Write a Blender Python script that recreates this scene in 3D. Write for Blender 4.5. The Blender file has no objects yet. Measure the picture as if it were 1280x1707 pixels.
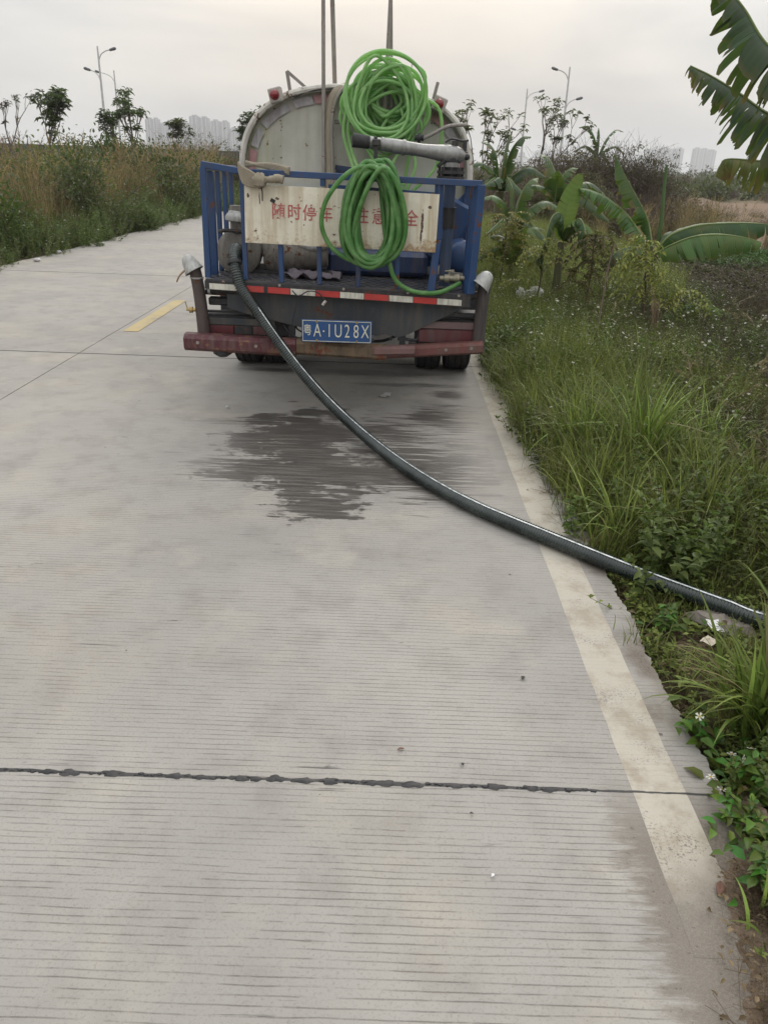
import bpy, bmesh, math, random
import numpy as np
from mathutils import Matrix, Vector
S = bpy.context.scene
COL = S.collection
R = math.radians
rng = np.random.default_rng(7)
rd = random.Random(7)

# ------------------------------------------------------------------ camera
pitch, roll = math.atan(578.5/1300), R(2.0)
fw = Vector((0, math.cos(pitch), -math.sin(pitch)))
r0 = Vector((1, 0, 0)); u0 = r0.cross(fw)
rt = r0*math.cos(roll) + u0*math.sin(roll)
up = u0*math.cos(roll) - r0*math.sin(roll)
cd = bpy.data.cameras.new("camera"); cam = bpy.data.objects.new("camera", cd); COL.objects.link(cam)
M = Matrix((rt, up, -fw)).transposed().to_4x4(); M.translation = (0, 0, 1.6)
cam.matrix_world = M
cd.sensor_fit = 'VERTICAL'; cd.sensor_height = 36; cd.lens = 1300/1707*36
cd.clip_start = 0.05; cd.clip_end = 6000
S.camera = cam

# ------------------------------------------------------------------ sky, sun, exposure
SUN_EL, SUN_AZ = R(38), R(12)      # azimuth from +Y towards +X: ahead, behind the cloud
W = bpy.data.worlds.new("World"); S.world = W; W.use_nodes = True
nt = W.node_tree; nt.nodes.clear()
def wn(t, **k):
    n = nt.nodes.new(t)
    for a, b in k.items(): setattr(n, a, b)
    return n
sky = wn('ShaderNodeTexSky', sky_type='NISHITA', sun_disc=False, sun_elevation=SUN_EL, sun_rotation=SUN_AZ)
sky.dust_density = 4; sky.air_density = 1.5
tc = wn('ShaderNodeTexCoord')
mp = wn('ShaderNodeMapping'); mp.inputs['Scale'].default_value = (1.6, 1.6, 6.5)
nt.links.new(tc.outputs['Generated'], mp.inputs['Vector'])
nz = wn('ShaderNodeTexNoise'); nz.inputs['Scale'].default_value = 1.5; nz.inputs['Detail'].default_value = 5
nz.inputs['Roughness'].default_value = .45; nz.inputs['Distortion'].default_value = .4
nt.links.new(mp.outputs[0], nz.inputs['Vector'])
cr = wn('ShaderNodeValToRGB')
cr.color_ramp.elements[0].position = .34; cr.color_ramp.elements[0].color = (.72, .74, .77, 1)
cr.color_ramp.elements[1].position = .66; cr.color_ramp.elements[1].color = (1.10, 1.075, 1.03, 1)
nt.links.new(nz.outputs['Fac'], cr.inputs[0])
sep = wn('ShaderNodeSeparateXYZ'); nt.links.new(tc.outputs['Generated'], sep.inputs[0])
def wm(op, a, b=None, c=None):
    n = wn('ShaderNodeMath', operation=op)
    for i, v in enumerate((a, b, c)):
        if v is None: continue
        if isinstance(v, (int, float)): n.inputs[i].default_value = v
        else: nt.links.new(v, n.inputs[i])
    return n.outputs[0]
zc = wm('MAXIMUM', sep.outputs['Z'], 0)
grad = wm('MULTIPLY_ADD', zc, 13.5, 5.9)     # overcast sky: brightest overhead
# broad warm glow where the sun stands behind the cloud
gd = (math.cos(R(12))*math.sin(R(-2)), math.cos(R(12))*math.cos(R(-2)), math.sin(R(12)))
dp = wn('ShaderNodeVectorMath', operation='DOT_PRODUCT'); nt.links.new(tc.outputs['Generated'], dp.inputs[0]); dp.inputs[1].default_value = gd
gl = wm('POWER', wm('MAXIMUM', dp.outputs['Value'], 0), 22.0)
tint = wn('ShaderNodeMix', data_type='RGBA'); tint.inputs[6].default_value = (.985, 1.0, 1.02, 1); tint.inputs[7].default_value = (1.17, 1.07, .965, 1)
nt.links.new(gl, tint.inputs[0])
m1 = wn('ShaderNodeVectorMath', operation='MULTIPLY'); nt.links.new(cr.outputs[0], m1.inputs[0]); nt.links.new(tint.outputs[2], m1.inputs[1])
m2 = wn('ShaderNodeVectorMath', operation='SCALE'); nt.links.new(m1.outputs[0], m2.inputs[0]); nt.links.new(grad, m2.inputs['Scale'])
mx = wn('ShaderNodeMix', data_type='RGBA'); mx.inputs[0].default_value = .93
nt.links.new(sky.outputs[0], mx.inputs[6]); nt.links.new(m2.outputs[0], mx.inputs[7])
bg = wn('ShaderNodeBackground'); bg.inputs['Strength'].default_value = .095
nt.links.new(mx.outputs[2], bg.inputs['Color'])
wo = wn('ShaderNodeOutputWorld'); nt.links.new(bg.outputs[0], wo.inputs['Surface'])

sd = bpy.data.lights.new("sun", 'SUN'); sd.energy = 0.9; sd.angle = R(25); sd.color = (1, .95, .88)
sun = bpy.data.objects.new("sun", sd); COL.objects.link(sun)
sdir = Vector((math.sin(SUN_AZ)*math.cos(SUN_EL), math.cos(SUN_AZ)*math.cos(SUN_EL), math.sin(SUN_EL)))
sun.rotation_euler = sdir.to_track_quat('Z', 'Y').to_euler()
vs = S.view_settings; vs.view_transform = 'Standard'; vs.look = 'None'; vs.exposure = 0.2; vs.gamma = 1; vs.use_curve_mapping = False
S.cycles.use_denoising = True
S.cycles.max_bounces = 8; S.cycles.transparent_max_bounces = 12; S.cycles.volume_bounces = 1
S.cycles.diffuse_bounces = 3

# ------------------------------------------------------------------ material tools
class NT:
    def __init__(s, name):
        s.m = bpy.data.materials.new(name); s.m.use_nodes = True
        s.t = s.m.node_tree; s.t.nodes.clear()
        s.out = s.n('ShaderNodeOutputMaterial'); s.co = s.n('ShaderNodeTexCoord').outputs['Object']
    def n(s, t, **k):
        n = s.t.nodes.new(t)
        for a, b in k.items(): setattr(n, a, b)
        return n
    def put(s, sock, v):
        if v is None: return
        if hasattr(v, 'is_output'): s.t.links.new(v, sock)
        elif isinstance(v, (tuple, list)) and len(v) == 3 and sock.type == 'RGBA': sock.default_value = (*v, 1)
        else: sock.default_value = v
    def ma(s, op, a, b=None, c=None, clamp=False):
        n = s.n('ShaderNodeMath', operation=op); n.use_clamp = clamp
        for i, v in enumerate((a, b, c)): s.put(n.inputs[i], v)
        return n.outputs[0]
    def noise(s, scale, detail=3, rough=.5, vec=None, stretch=None, dist=0):
        v = vec if vec is not None else s.co
        if stretch:
            mpn = s.n('ShaderNodeMapping'); s.put(mpn.inputs['Vector'], v); mpn.inputs['Scale'].default_value = stretch; v = mpn.outputs[0]
        n = s.n('ShaderNodeTexNoise'); s.put(n.inputs['Vector'], v)
        n.inputs['Scale'].default_value = scale; n.inputs['Detail'].default_value = detail; n.inputs['Roughness'].default_value = rough
        n.inputs['Distortion'].default_value = dist
        return n.outputs['Fac']
    def ss(s, v, a, b):
        n = s.n('ShaderNodeMapRange', interpolation_type='SMOOTHSTEP'); s.put(n.inputs[0], v)
        n.inputs[1].default_value = a; n.inputs[2].default_value = b
        return n.outputs[0]
    def mix(s, f, a, b, mode='MIX'):
        n = s.n('ShaderNodeMix', data_type='RGBA', blend_type=mode); s.put(n.inputs[0], f); s.put(n.inputs[6], a); s.put(n.inputs[7], b)
        return n.outputs[2]
    def xyz(s):
        n = s.n('ShaderNodeSeparateXYZ'); s.put(n.inputs[0], s.co); return n.outputs
    def bump(s, h, st=.3, d=.01, prev=None):
        n = s.n('ShaderNodeBump'); s.put(n.inputs['Height'], h); n.inputs['Strength'].default_value = st; n.inputs['Distance'].default_value = d
        if prev: s.put(n.inputs['Normal'], prev)
        return n.outputs[0]
    def pb(s, col, rough=.6, metal=0, nrm=None, **k):
        n = s.n('ShaderNodeBsdfPrincipled'); s.put(n.inputs['Base Color'], col); s.put(n.inputs['Roughness'], rough); s.put(n.inputs['Metallic'], metal)
        if nrm: s.put(n.inputs['Normal'], nrm)
        for a, b in k.items(): s.put(n.inputs[a.replace('_', ' ')], b)
        return n.outputs[0]
    def end(s, sh): s.t.links.new(sh, s.out.inputs['Surface']); return s.m

def sc(c, k): return tuple(v*k for v in c)
def paint(name, c, rough=.5, rust=.0, rustc=(.09, .035, .018), dirt=.35, dirtc=(.11, .09, .07), metal=0, scale=6, bump=.15, streak=True):
    t = NT(name)
    n1 = t.noise(scale, 5, .6); n2 = t.noise(scale*5, 4, .6); 
    ns = t.noise(scale*2.2, 4, .6, stretch=(1.6, 1.6, .22)) if streak else n1
    col = t.mix(t.ss(n1, .3, .75), sc(c, .86), sc(c, 1.1))
    d = t.ma('MULTIPLY', t.ss(ns, .42, .72), dirt)
    col = t.mix(d, col, dirtc)
    d2 = t.ma('MULTIPLY', t.ss(n2, .55, .75), dirt*.6); col = t.mix(d2, col, dirtc)
    rr = rough
    if rust > 0:
        rm = t.ma('ADD', t.ma('MULTIPLY', n1, .55), t.ma('MULTIPLY', n2, .45))
        rmk = t.ss(rm, .66-.2*rust, .70-.2*rust)
        rc = t.mix(t.noise(scale*9, 3), sc(rustc, .6), sc(rustc, 1.9))
        col = t.mix(rmk, col, rc)
        rr = t.ma('ADD', t.ma('MULTIPLY', rmk, .35), rough, clamp=True)
    return t.end(t.pb(col, rr, metal, t.bump(n2, bump, .004)))

def leafmat(name, tr=.38, rough=.45, spec=.3):
    t = NT(name)
    a = t.n('ShaderNodeVertexColor'); a.layer_name = 'Col'
    oi = t.n('ShaderNodeObjectInfo')
    hs = t.n('ShaderNodeHueSaturation'); t.put(hs.inputs['Color'], a.outputs['Color'])
    t.put(hs.inputs['Value'], t.ma('MULTIPLY_ADD', oi.outputs['Random'], .75, .68))
    t.put(hs.inputs['Hue'], t.ma('MULTIPLY_ADD', oi.outputs['Random'], .03, .485))
    c = t.mix(t.ma('MULTIPLY', t.noise(9, 3), .25), hs.outputs[0], (.05, .045, .02))
    p = t.pb(c, rough, Specular_IOR_Level=spec)
    tl = t.n('ShaderNodeBsdfTranslucent'); t.put(tl.inputs['Color'], t.mix(.5, hs.outputs[0], sc((.25, .4, .06), .5)))
    mxs = t.n('ShaderNodeMixShader'); mxs.inputs[0].default_value = tr
    t.t.links.new(p, mxs.inputs[1]); t.t.links.new(tl.outputs[0], mxs.inputs[2])
    return t.end(mxs.outputs[0])

# ------------------------------------------------------------------ object tools
def org(o):
    v = Vector((0, 0, 0))
    while o is not None: v += o.location; o = o.parent
    return v
def tag(o, label=None, cat=None, group=None, kind=None):
    if label: o['label'] = label
    if cat: o['category'] = cat
    if group: o['group'] = group
    if kind: o['kind'] = kind
    return o
def thing(name, label, cat, loc=(0, 0, 0), group=None, rotz=0):
    o = bpy.data.objects.new(name, None); COL.objects.link(o); o.location = loc; o.rotation_euler = (0, 0, rotz)
    o.empty_display_size = .1
    return tag(o, label, cat, group)
def rawmesh(name, V, F, mat=None, smooth=False, col=None):
    V = np.asarray(V, dtype=np.float32).reshape(-1, 3)
    me = bpy.data.meshes.new(name)
    if isinstance(F, np.ndarray):
        k = F.shape[1]; n = len(F)
        me.vertices.add(len(V)); me.vertices.foreach_set('co', V.ravel())
        me.loops.add(n*k); me.loops.foreach_set('vertex_index', F.astype(np.int32).ravel())
        me.polygons.add(n); me.polygons.foreach_set('loop_start', np.arange(n, dtype=np.int32)*k)
        me.update(calc_edges=True)
    else:
        me.from_pydata([tuple(v) for v in V.tolist()], [], [tuple(f) for f in F])
    if col is not None:
        a = me.color_attributes.new('Col', 'FLOAT_COLOR', 'POINT')
        c4 = np.ones((len(V), 4), np.float32); c4[:, :3] = col; a.data.foreach_set('color', c4.ravel())
    if smooth: me.polygons.foreach_set('use_smooth', np.ones(len(me.polygons), bool))
    if mat: me.materials.append(mat)
    me.update()
    return me
def mk(name, V, F, mat, parent=None, smooth=False, col=None, world=True):
    V = np.asarray(V, float).reshape(-1, 3)
    if parent is not None and world: V = V - np.array(org(parent))
    o = bpy.data.objects.new(name, rawmesh(name, V, F, mat, smooth, col)); COL.objects.link(o)
    if parent is not None: o.parent = parent
    return o
class MB:
    """collects shapes; build() links them as one mesh object"""
    def __init__(s): s.V = []; s.F = []
    def add(s, V, F):
        k = len(s.V); s.V += [tuple(map(float, v)) for v in V]; s.F += [tuple(i+k for i in f) for f in F]; return s
    def box(s, x0, x1, y0, y1, z0, z1, bev=.004, rot=None, piv=None):
        b = min(bev, abs(x1-x0)*.3, abs(y1-y0)*.3, abs(z1-z0)*.3)
        X = (x0, x1); Yy = (y0, y1); Z = (z0, z1)
        bm = bmesh.new(); bmesh.ops.create_cube(bm, size=1)
        for v in bm.verts:
            v.co = ((x0+x1)/2+v.co.x*(x1-x0), (y0+y1)/2+v.co.y*(y1-y0), (z0+z1)/2+v.co.z*(z1-z0))
        if b > 0: bmesh.ops.bevel(bm, geom=bm.edges[:], offset=b, segments=1, affect='EDGES')
        if rot:
            mt = Matrix.Rotation(rot[1], 4, rot[0]); p = Vector(piv) if piv else Vector(((x0+x1)/2, (y0+y1)/2, (z0+z1)/2))
            for v in bm.verts: v.co = mt @ (v.co-p) + p
        bm.verts.index_update()
        s.add([v.co for v in bm.verts], [[v.index for v in f.verts] for f in bm.faces]); bm.free(); return s
    def bar(s, a, b, w, h=None, bev=.003):
        """square bar from a to b"""
        a = Vector(a); b = Vector(b); d = b-a; L = d.length; h = h or w
        q = d.to_track_quat('Z', 'Y')
        bm = bmesh.new(); bmesh.ops.create_cube(bm, size=1)
        for v in bm.verts: v.co = (v.co.x*w, v.co.y*h, v.co.z*L)
        bmesh.ops.bevel(bm, geom=bm.edges[:], offset=min(bev, w*.3, h*.3), segments=1, affect='EDGES')
        for v in bm.verts: v.co = q @ v.co + (a+b)/2
        bm.verts.index_update()
        s.add([v.co for v in bm.verts], [[v.index for v in f.verts] for f in bm.faces]); bm.free(); return s
    def tube(s, P, r, n=10, cap=True, flat=None):
        P = np.asarray(P, float); N = len(P); r = np.broadcast_to(np.asarray(r, float), (N,))
        T = np.gradient(P, axis=0); T /= np.linalg.norm(T, axis=1)[:, None]+1e-9
        a = np.array([0, 0, 1.]) if abs(T[0][2]) < .9 else np.array([1., 0, 0])
        u = np.cross(T[0], a); u /= np.linalg.norm(u); V = []
        for i in range(N):
            u = u - T[i]*(u@T[i]); u /= np.linalg.norm(u)+1e-9; w = np.cross(T[i], u)
            for k in range(n):
                c = 2*math.pi*k/n
                V.append(P[i]+r[i]*(u*math.cos(c)+w*math.sin(c)*(flat or 1)))
        F = [(i*n+k, i*n+(k+1) % n, (i+1)*n+(k+1) % n, (i+1)*n+k) for i in range(N-1) for k in range(n)]
        if cap: F += [tuple(range(n))[::-1], tuple((N-1)*n+k for k in range(n))]
        return s.add(V, F)
    def cyl(s, a, b, r, r2=None, n=20):
        return s.tube([a, b], [r, r2 if r2 is not None else r], n)
    def lathe(s, o, axis, prof, n=24):
        """prof: list of (distance along axis, radius)"""
        o = Vector(o); q = Vector(axis).to_track_quat('Z', 'Y'); V = []
        for (h, r) in prof:
            for k in range(n): c = 2*math.pi*k/n; V.append(o + q @ Vector((r*math.cos(c), r*math.sin(c), h)))
        m = len(prof)
        F = [(i*n+k, i*n+(k+1) % n, (i+1)*n+(k+1) % n, (i+1)*n+k) for i in range(m-1) for k in range(n)]
        if prof[0][1] > 1e-4: F.append(tuple(range(n))[::-1])
        if prof[-1][1] > 1e-4: F.append(tuple((m-1)*n+k for k in range(n)))
        return s.add(V, F)
    def prism(s, pts, y0, y1):
        """polygon in x,z pushed from y0 to y1"""
        n = len(pts); V = [(x, y0, z) for x, z in pts]+[(x, y1, z) for x, z in pts]
        F = [tuple(range(n)), tuple(range(2*n-1, n-1, -1))]+[(k, k+n, (k+1) % n+n, (k+1) % n) for k in range(n)]
        return s.add(V, F)
    def build(s, name, mat, parent=None, smooth=False, label=None):
        o = mk(name, s.V, s.F, mat, parent, False)
        if smooth:
            me = o.data; me.polygons.foreach_set('use_smooth', np.ones(len(me.polygons), bool))
            try: me.set_sharp_from_angle(angle=R(40))
            except Exception: pass
        if label: o['label'] = label
        return o
def crom(P, m=8):
    """smooth curve through the points"""
    P = np.asarray(P, float); Q = np.vstack([2*P[0]-P[1], P, 2*P[-1]-P[-2]]); out = []
    for i in range(1, len(Q)-2):
        for t in np.linspace(0, 1, m, endpoint=False):
            a, b, c, d = Q[i-1], Q[i], Q[i+1], Q[i+2]
            out.append(.5*((2*b)+(-a+c)*t+(2*a-5*b+4*c-d)*t*t+(-a+3*b-3*c+d)*t**3))
    out.append(P[-1]); return np.array(out)
def copy_tree(o, parent=None, link=None):
    c = o.copy(); COL.objects.link(c); c.parent = parent
    for ch in [k for k in bpy.data.objects if k.parent == o]: copy_tree(ch, c)
    return c

# ------------------------------------------------------------------ setting: ground
def vnoise(x, y, s, seed=0):
    x = np.asarray(x)*s; y = np.asarray(y)*s
    def h(i, j): 
        v = np.sin(i*127.1+j*311.7+seed*74.7)*43758.5453; return v-np.floor(v)
    i = np.floor(x); j = np.floor(y); fx = x-i; fy = y-j; fx = fx*fx*(3-2*fx); fy = fy*fy*(3-2*fy)
    return (h(i, j)*(1-fx)+h(i+1, j)*fx)*(1-fy)+(h(i, j+1)*(1-fx)+h(i+1, j+1)*fx)*fy
def ground_z(x, y):
    x = np.asarray(x, float); y = np.asarray(y, float)
    side = np.clip((x-.93)/.25, 0, 1) + np.clip((-5.95-x)/.4, 0, 1)
    z = -.17 + side*(.12 + .05*(vnoise(x, y, 2.2, 1)-.5)*2 + .03*(vnoise(x, y, 7, 2)-.5) + .012*(vnoise(x, y, 25, 3)-.5))
    far = np.clip((y-18)/10, 0, 1)*np.clip((x-5)/3, 0, 1)*np.clip((130-y)/40, 0, 1)
    z += far*(1.0*np.maximum(vnoise(x, y, .22, 4)-.45, 0)+.45*(vnoise(x, y, .9, 5)-.4)+.20*(vnoise(x, y, 3.1, 6)-.5))
    return z
def axis_pts(fine0, fine1, step, lo, hi):
    a = list(np.arange(fine0, fine1, step)); d = step
    v = fine1
    while v < hi: a.append(v); d *= 1.13; v += d
    a.append(hi); b = []; v = fine0; d = step
    while v > lo: d *= 1.13; v -= d; b.append(max(v, lo))
    return np.array(sorted(set(b+a)))
gx = axis_pts(.6, 6.0, .045, -3200, 3200); gy = axis_pts(.6, 12.0, .06, -120, 4200)
GX, GY = np.meshgrid(gx, gy); GZ = ground_z(GX, GY)
nx, ny = len(gx), len(gy)
ii = (np.arange(ny-1)[:, None]*nx+np.arange(nx-1)[None, :]).ravel()
GF = np.stack([ii, ii+1, ii+nx+1, ii+nx], 1)
t = NT('soil')
x, y, z = t.xyz()
n1 = t.noise(.35, 4, .6); n2 = t.noise(6, 6, .65); n3 = t.noise(45, 4, .6)
soil = t.mix(t.ss(n2, .3, .7), (.085, .06, .042), (.20, .145, .10))
soil = t.mix(t.ma('MULTIPLY', t.ss(n3, .50, .66), .5), soil, (.25, .20, .155)); soil = t.mix(t.ma('MULTIPLY', t.ss(t.noise(130, 3, .6), .55, .66), .6), soil, (.045, .032, .024))
tanp = t.mix(n2, (.13, .085, .055), (.26, .185, .13))
soil = t.mix(t.ma('MULTIPLY', t.ss(y, 18, 26), t.ss(n1, .35, .55)), soil, tanp)
green = t.mix(n2, (.05, .06, .025), (.11, .10, .045))
soil = t.mix(t.ma('MULTIPLY', t.ss(y, 45, 70), .8), soil, green)
SOIL = t.end(t.pb(soil, .95, 0, t.bump(n3, .6, .02, t.bump(n2, .5, .04)), Specular_IOR_Level=.2))
tag(mk('ground', np.stack([GX, GY, GZ], -1).reshape(-1, 3), GF, SOIL, smooth=True), 'brown bare soil and field beside the road', kind='structure')

# ------------------------------------------------------------------ road
def road_material(name, kind):
    t = NT(name); x, y, z = t.xyz()
    big = t.noise(.7, 4, .55); mid = t.noise(5, 5, .62); fine = t.noise(130, 4, .65); vf = t.noise(420, 3, .65)
    col = t.mix(t.ss(big, .3, .7), (.272, .258, .236), (.350, .330, .298))
    col = t.mix(t.ma('MULTIPLY', t.ss(mid, .45, .75), .45), col, (.195, .175, .155))
    col = t.mix(t.ma('MULTIPLY', t.ss(t.noise(1.1, 5, .6), .46, .66), .35), col, (.365, .325, .262))
    col = t.mix(t.ma('MULTIPLY', t.ss(t.noise(2.2, 5, .65), .52, .74), .4), col, (.42, .385, .325))
    col = t.mix(t.ma('MULTIPLY', t.ss(fine, .5, .70), .45), col, (.17, .15, .13))
    col = t.mix(t.ma('MULTIPLY', t.ss(vf, .52, .72), .35), col, (.46, .43, .39))
    # dark specks and little oil drops
    vo = t.n('ShaderNodeTexVoronoi'); vo.inputs['Scale'].default_value = 9; t.put(vo.inputs['Vector'], t.co)
    rsep = t.n('ShaderNodeSeparateColor'); t.put(rsep.inputs[0], vo.outputs['Color'])
    rad = t.ma('MULTIPLY', rsep.outputs[0], .09)
    spot = t.ma('MULTIPLY', t.ma('LESS_THAN', t.ma('ADD', vo.outputs['Distance'], t.ma('MULTIPLY', t.noise(60, 2), .05)), rad), t.ma('GREATER_THAN', rsep.outputs[1], .62))
    col = t.mix(t.ma('MULTIPLY', spot, .72), col, (.07, .06, .055))
    # tined grooves across the road
    wob = t.ma('MULTIPLY', t.ma('SUBTRACT', t.noise(1.3, 3, .5, stretch=(.8, 2.5, 1)), .5), .02)
    v = t.ma('DIVIDE', t.ma('ADD', y, wob), .0218)
    fr = t.ma('FRACT', v); idd = t.ma('FLOOR', v)
    cb = t.n('ShaderNodeCombineXYZ'); t.put(cb.inputs[0], t.ma('MULTIPLY', x, 1.8)); t.put(cb.inputs[1], t.ma('MULTIPLY', idd, 3.37)); t.put(cb.inputs[2], 0)
    jit = t.ma('MULTIPLY', t.ma('SUBTRACT', t.noise(1, 3, .7, vec=cb.outputs[0]), .5), .75)
    dline = t.ma('ABSOLUTE', t.ma('SUBTRACT', t.ma('ADD', fr, jit), .5))
    cb2 = t.n('ShaderNodeCombineXYZ'); t.put(cb2.inputs[0], t.ma('MULTIPLY', x, 8.0)); t.put(cb2.inputs[1], t.ma('MULTIPLY', idd, 7.91)); t.put(cb2.inputs[2], 5.)
    keep = t.ss(t.ma('ADD', t.noise(1, 5, .72, vec=cb2.outputs[0]), t.ma('MULTIPLY', t.ma('SUBTRACT', big, .5), .6)), .34, .58)
    wdt = t.ss(t.ma('ADD', dline, t.ma('MULTIPLY', t.ma('SUBTRACT', fine, .5), .22)), .115, .02)
    groove = t.ma('MULTIPLY', wdt, keep)
    # worn smooth in the far half of the lane and along the edge strip
    groove = t.ma('MULTIPLY', groove, t.ma('MULTIPLY_ADD', t.ss(mid, .3, .6), .5, .5))
    dirt = None
    # sand washed against the road edge: lies over the grooves
    e1 = t.ma('MULTIPLY', t.ss(t.ma('ADD', x, t.ma('MULTIPLY', t.ma('SUBTRACT', t.noise(9, 5, .7, stretch=(1, 4, 1)), .5), .30)), .60, .70), t.ss(t.ma('ADD', y, t.ma('MULTIPLY', mid, .4)), 2.02, 1.72))
    e2 = t.ma('MULTIPLY', t.ss(t.ma('ADD', x, t.ma('MULTIPLY', t.ma('SUBTRACT', t.noise(6, 5, .7), .5), .30)), .84, .99), t.ma('MULTIPLY', t.ss(y, 6.5, 4), t.ss(t.noise(3, 3), .40, .62)))
    e3 = t.ma('MULTIPLY', t.ss(t.ma('ADD', x, t.ma('MULTIPLY', t.ma('SUBTRACT', t.noise(4, 5, .7), .5), .25)), .70, .90), t.ss(y, 1.65, 1.25))
    sand = t.ma('MAXIMUM', e1, t.ma('MAXIMUM', e2, e3))
    groove = t.ma('MULTIPLY', groove, t.ma('SUBTRACT', 1.0, sand, clamp=True))
    gcol = t.mix(groove, col, t.mix(.66, col, (.105, .090, .075)))
    scol = t.mix(t.ss(t.ma('ADD', x, t.ma('MULTIPLY', mid, .12)), .78, .95), (.150, .128, .104), (.095, .072, .052)); scol = t.mix(t.ma('MULTIPLY', t.ss(fine, .42, .62), .45), scol, (.22, .19, .155)); scol = t.mix(t.ma('MULTIPLY', t.ss(vf, .56, .68), .6), scol, (.36, .32, .27)); scol = t.mix(t.ma('MULTIPLY', t.ss(t.noise(60, 2, .5), .64, .70), .7), scol, (.07, .055, .045))
    col = t.mix(t.ma('MULTIPLY', sand, .85), gcol, scol)
    # green-brown stain near the field edge line
    # wet patch left by the tanker
    def ell(cx, cy, rx, ry):
        a = t.ma('DIVIDE', t.ma('SUBTRACT', x, cx), rx); b = t.ma('DIVIDE', t.ma('SUBTRACT', y, cy), ry)
        return t.ma('SUBTRACT', 1.0, t.ma('ADD', t.ma('MULTIPLY', a, a), t.ma('MULTIPLY', b, b)))
    core = None
    for e in ((-.52, 4.72, .42, .56), (-.38, 4.15, .52, .30), (-.33, 3.72, .22, .22)):
        q = ell(*e); core = q if core is None else t.ma('MAXIMUM', core, q)
    st = None
    for e in ((.22, 4.3, .80, .50), (.38, 5.25, .26, .30), (.47, 5.85, .15, .12), (-.80, 4.15, .3, .18), (-.95, 5.0, .25, .08), (-.1, 4.9, .5, .3), (-.4, 6.45, .9, .10), (.15, 6.1, .4, .06)):
        q = ell(*e); st = q if st is None else t.ma('MAXIMUM', st, q)
    nA = t.noise(5, 5, .65, stretch=(1, 1.8, 1)); nB = t.noise(6, 4, .6, stretch=(.45, 7.5, 1))
    corec = t.ma('MAXIMUM', core, -1.6); stc = t.ma('MAXIMUM', st, -1.6)
    nC = t.noise(2.4, 4, .6, stretch=(1, 1.6, 1))
    w1 = t.ma('ADD', t.ma('ADD', t.ma('MULTIPLY', corec, .8), t.ma('MULTIPLY', t.ma('SUBTRACT', nA, .5), 4.2)), t.ma('ADD', t.ma('MULTIPLY', t.ma('SUBTRACT', nB, .5), 1.8), t.ma('ADD', t.ma('MULTIPLY', t.ma('SUBTRACT', nC, .5), 3.0), t.ma('MULTIPLY', t.ma('SUBTRACT', t.noise(22, 3, .6), .5), 1.0))))
    w2 = t.ma('ADD', t.ma('ADD', t.ma('MULTIPLY', stc, .8), -.45), t.ma('ADD', t.ma('MULTIPLY', t.ma('SUBTRACT', nB, .5), 7.5), t.ma('MULTIPLY', t.ma('SUBTRACT', nC, .5), 2.5)))
    wet = t.ma('MAXIMUM', t.ma('MULTIPLY', t.ss(w1, -.30, .12), t.ma('MULTIPLY_ADD', t.ss(nB, .35, .6), .3, .7)), t.ma('MULTIPLY', t.ss(w2, -.45, .15), .85))
    wet = t.ma('MULTIPLY', wet, t.ss(x, .66, .60))
    damp = t.ss(t.ma('SUBTRACT', t.ma('MAXIMUM', core, st), t.ma('MULTIPLY', nA, .6)), -.9, .3)
    col = t.mix(t.ma('MULTIPLY', damp, .14), col, (.13, .115, .10))
    col = t.mix(t.ma('MULTIPLY', wet, .90), col, (.056, .048, .042))
    rough = t.ma('SUBTRACT', .86, t.ma('MULTIPLY', wet, .58))
    h = t.ma('SUBTRACT', t.ma('ADD', t.ma('MULTIPLY', fine, .35), t.ma('MULTIPLY', vf, .15)), groove)
    if kind == 'paint':
        wear = t.ma('ADD', t.ma('MULTIPLY', mid, .5), t.ma('MULTIPLY', fine, .5))
        pc = t.mix(t.ss(big, .3, .7), (.43, .395, .325), (.50, .46, .385))
        pc = t.mix(t.ma('MULTIPLY', t.ss(t.noise(7, 6, .72), .44, .66), .75), pc, (.30, .245, .18))
        pc = t.mix(t.ma('MULTIPLY', t.ss(fine, .48, .72), .35), pc, (.40, .34, .26))
        ps = t.ma('MULTIPLY', t.ss(wear, .62, .54), t.ma('SUBTRACT', 1.0, t.ma('MULTIPLY', sand, t.ss(t.ma('ADD', y, t.ma('MULTIPLY', mid, .5)), 1.85, 1.45)), clamp=True))
        ps = t.ma('MULTIPLY', ps, .80)
        base = t.mix(t.ma('MULTIPLY', wet, .5), t.mix(ps, col, pc), (.2, .18, .14)); col = base
        h = t.ma('MULTIPLY', h, .4)
    if kind == 'yellow':
        wear = t.ma('ADD', t.ma('MULTIPLY', mid, .5), t.ma('MULTIPLY', fine, .5))
        pc = t.mix(big, (.42, .32, .14), (.50, .40, .20))
        col = t.mix(t.ma('MULTIPLY', t.ss(wear, .60, .52), .85), col, pc)
    return t.end(t.pb(col, rough, 0, t.bump(h, .45, .004), Specular_IOR_Level=.35))
CONC = road_material('grooved_concrete', 'c'); LINE = road_material('worn_white_paint', 'paint'); YEL = road_material('worn_yellow_paint', 'yellow')
DARKC = paint('joint_dark', (.045, .04, .036), .9, streak=False)
TAR = paint('tar', (.020, .019, .020), .6, dirt=.5, dirtc=(.10, .09, .08), streak=False, scale=20)
road = mk('road', [(-5.98, -20, -.12), (.97, -20, -.12), (.97, 260, -.12), (-5.98, 260, -.12)], [(0, 1, 2, 3)], DARKC)
tag(road, 'pale grooved concrete road laid in slabs', kind='structure')
def edge_x(y, seed): return .985 + .006*(vnoise(y, 0, 42, seed)-.5)*2 + .005*(vnoise(y, 5, 95, seed)-.5)*2 + .010*(vnoise(y, 3, 5, seed)-.5)*2
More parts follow.
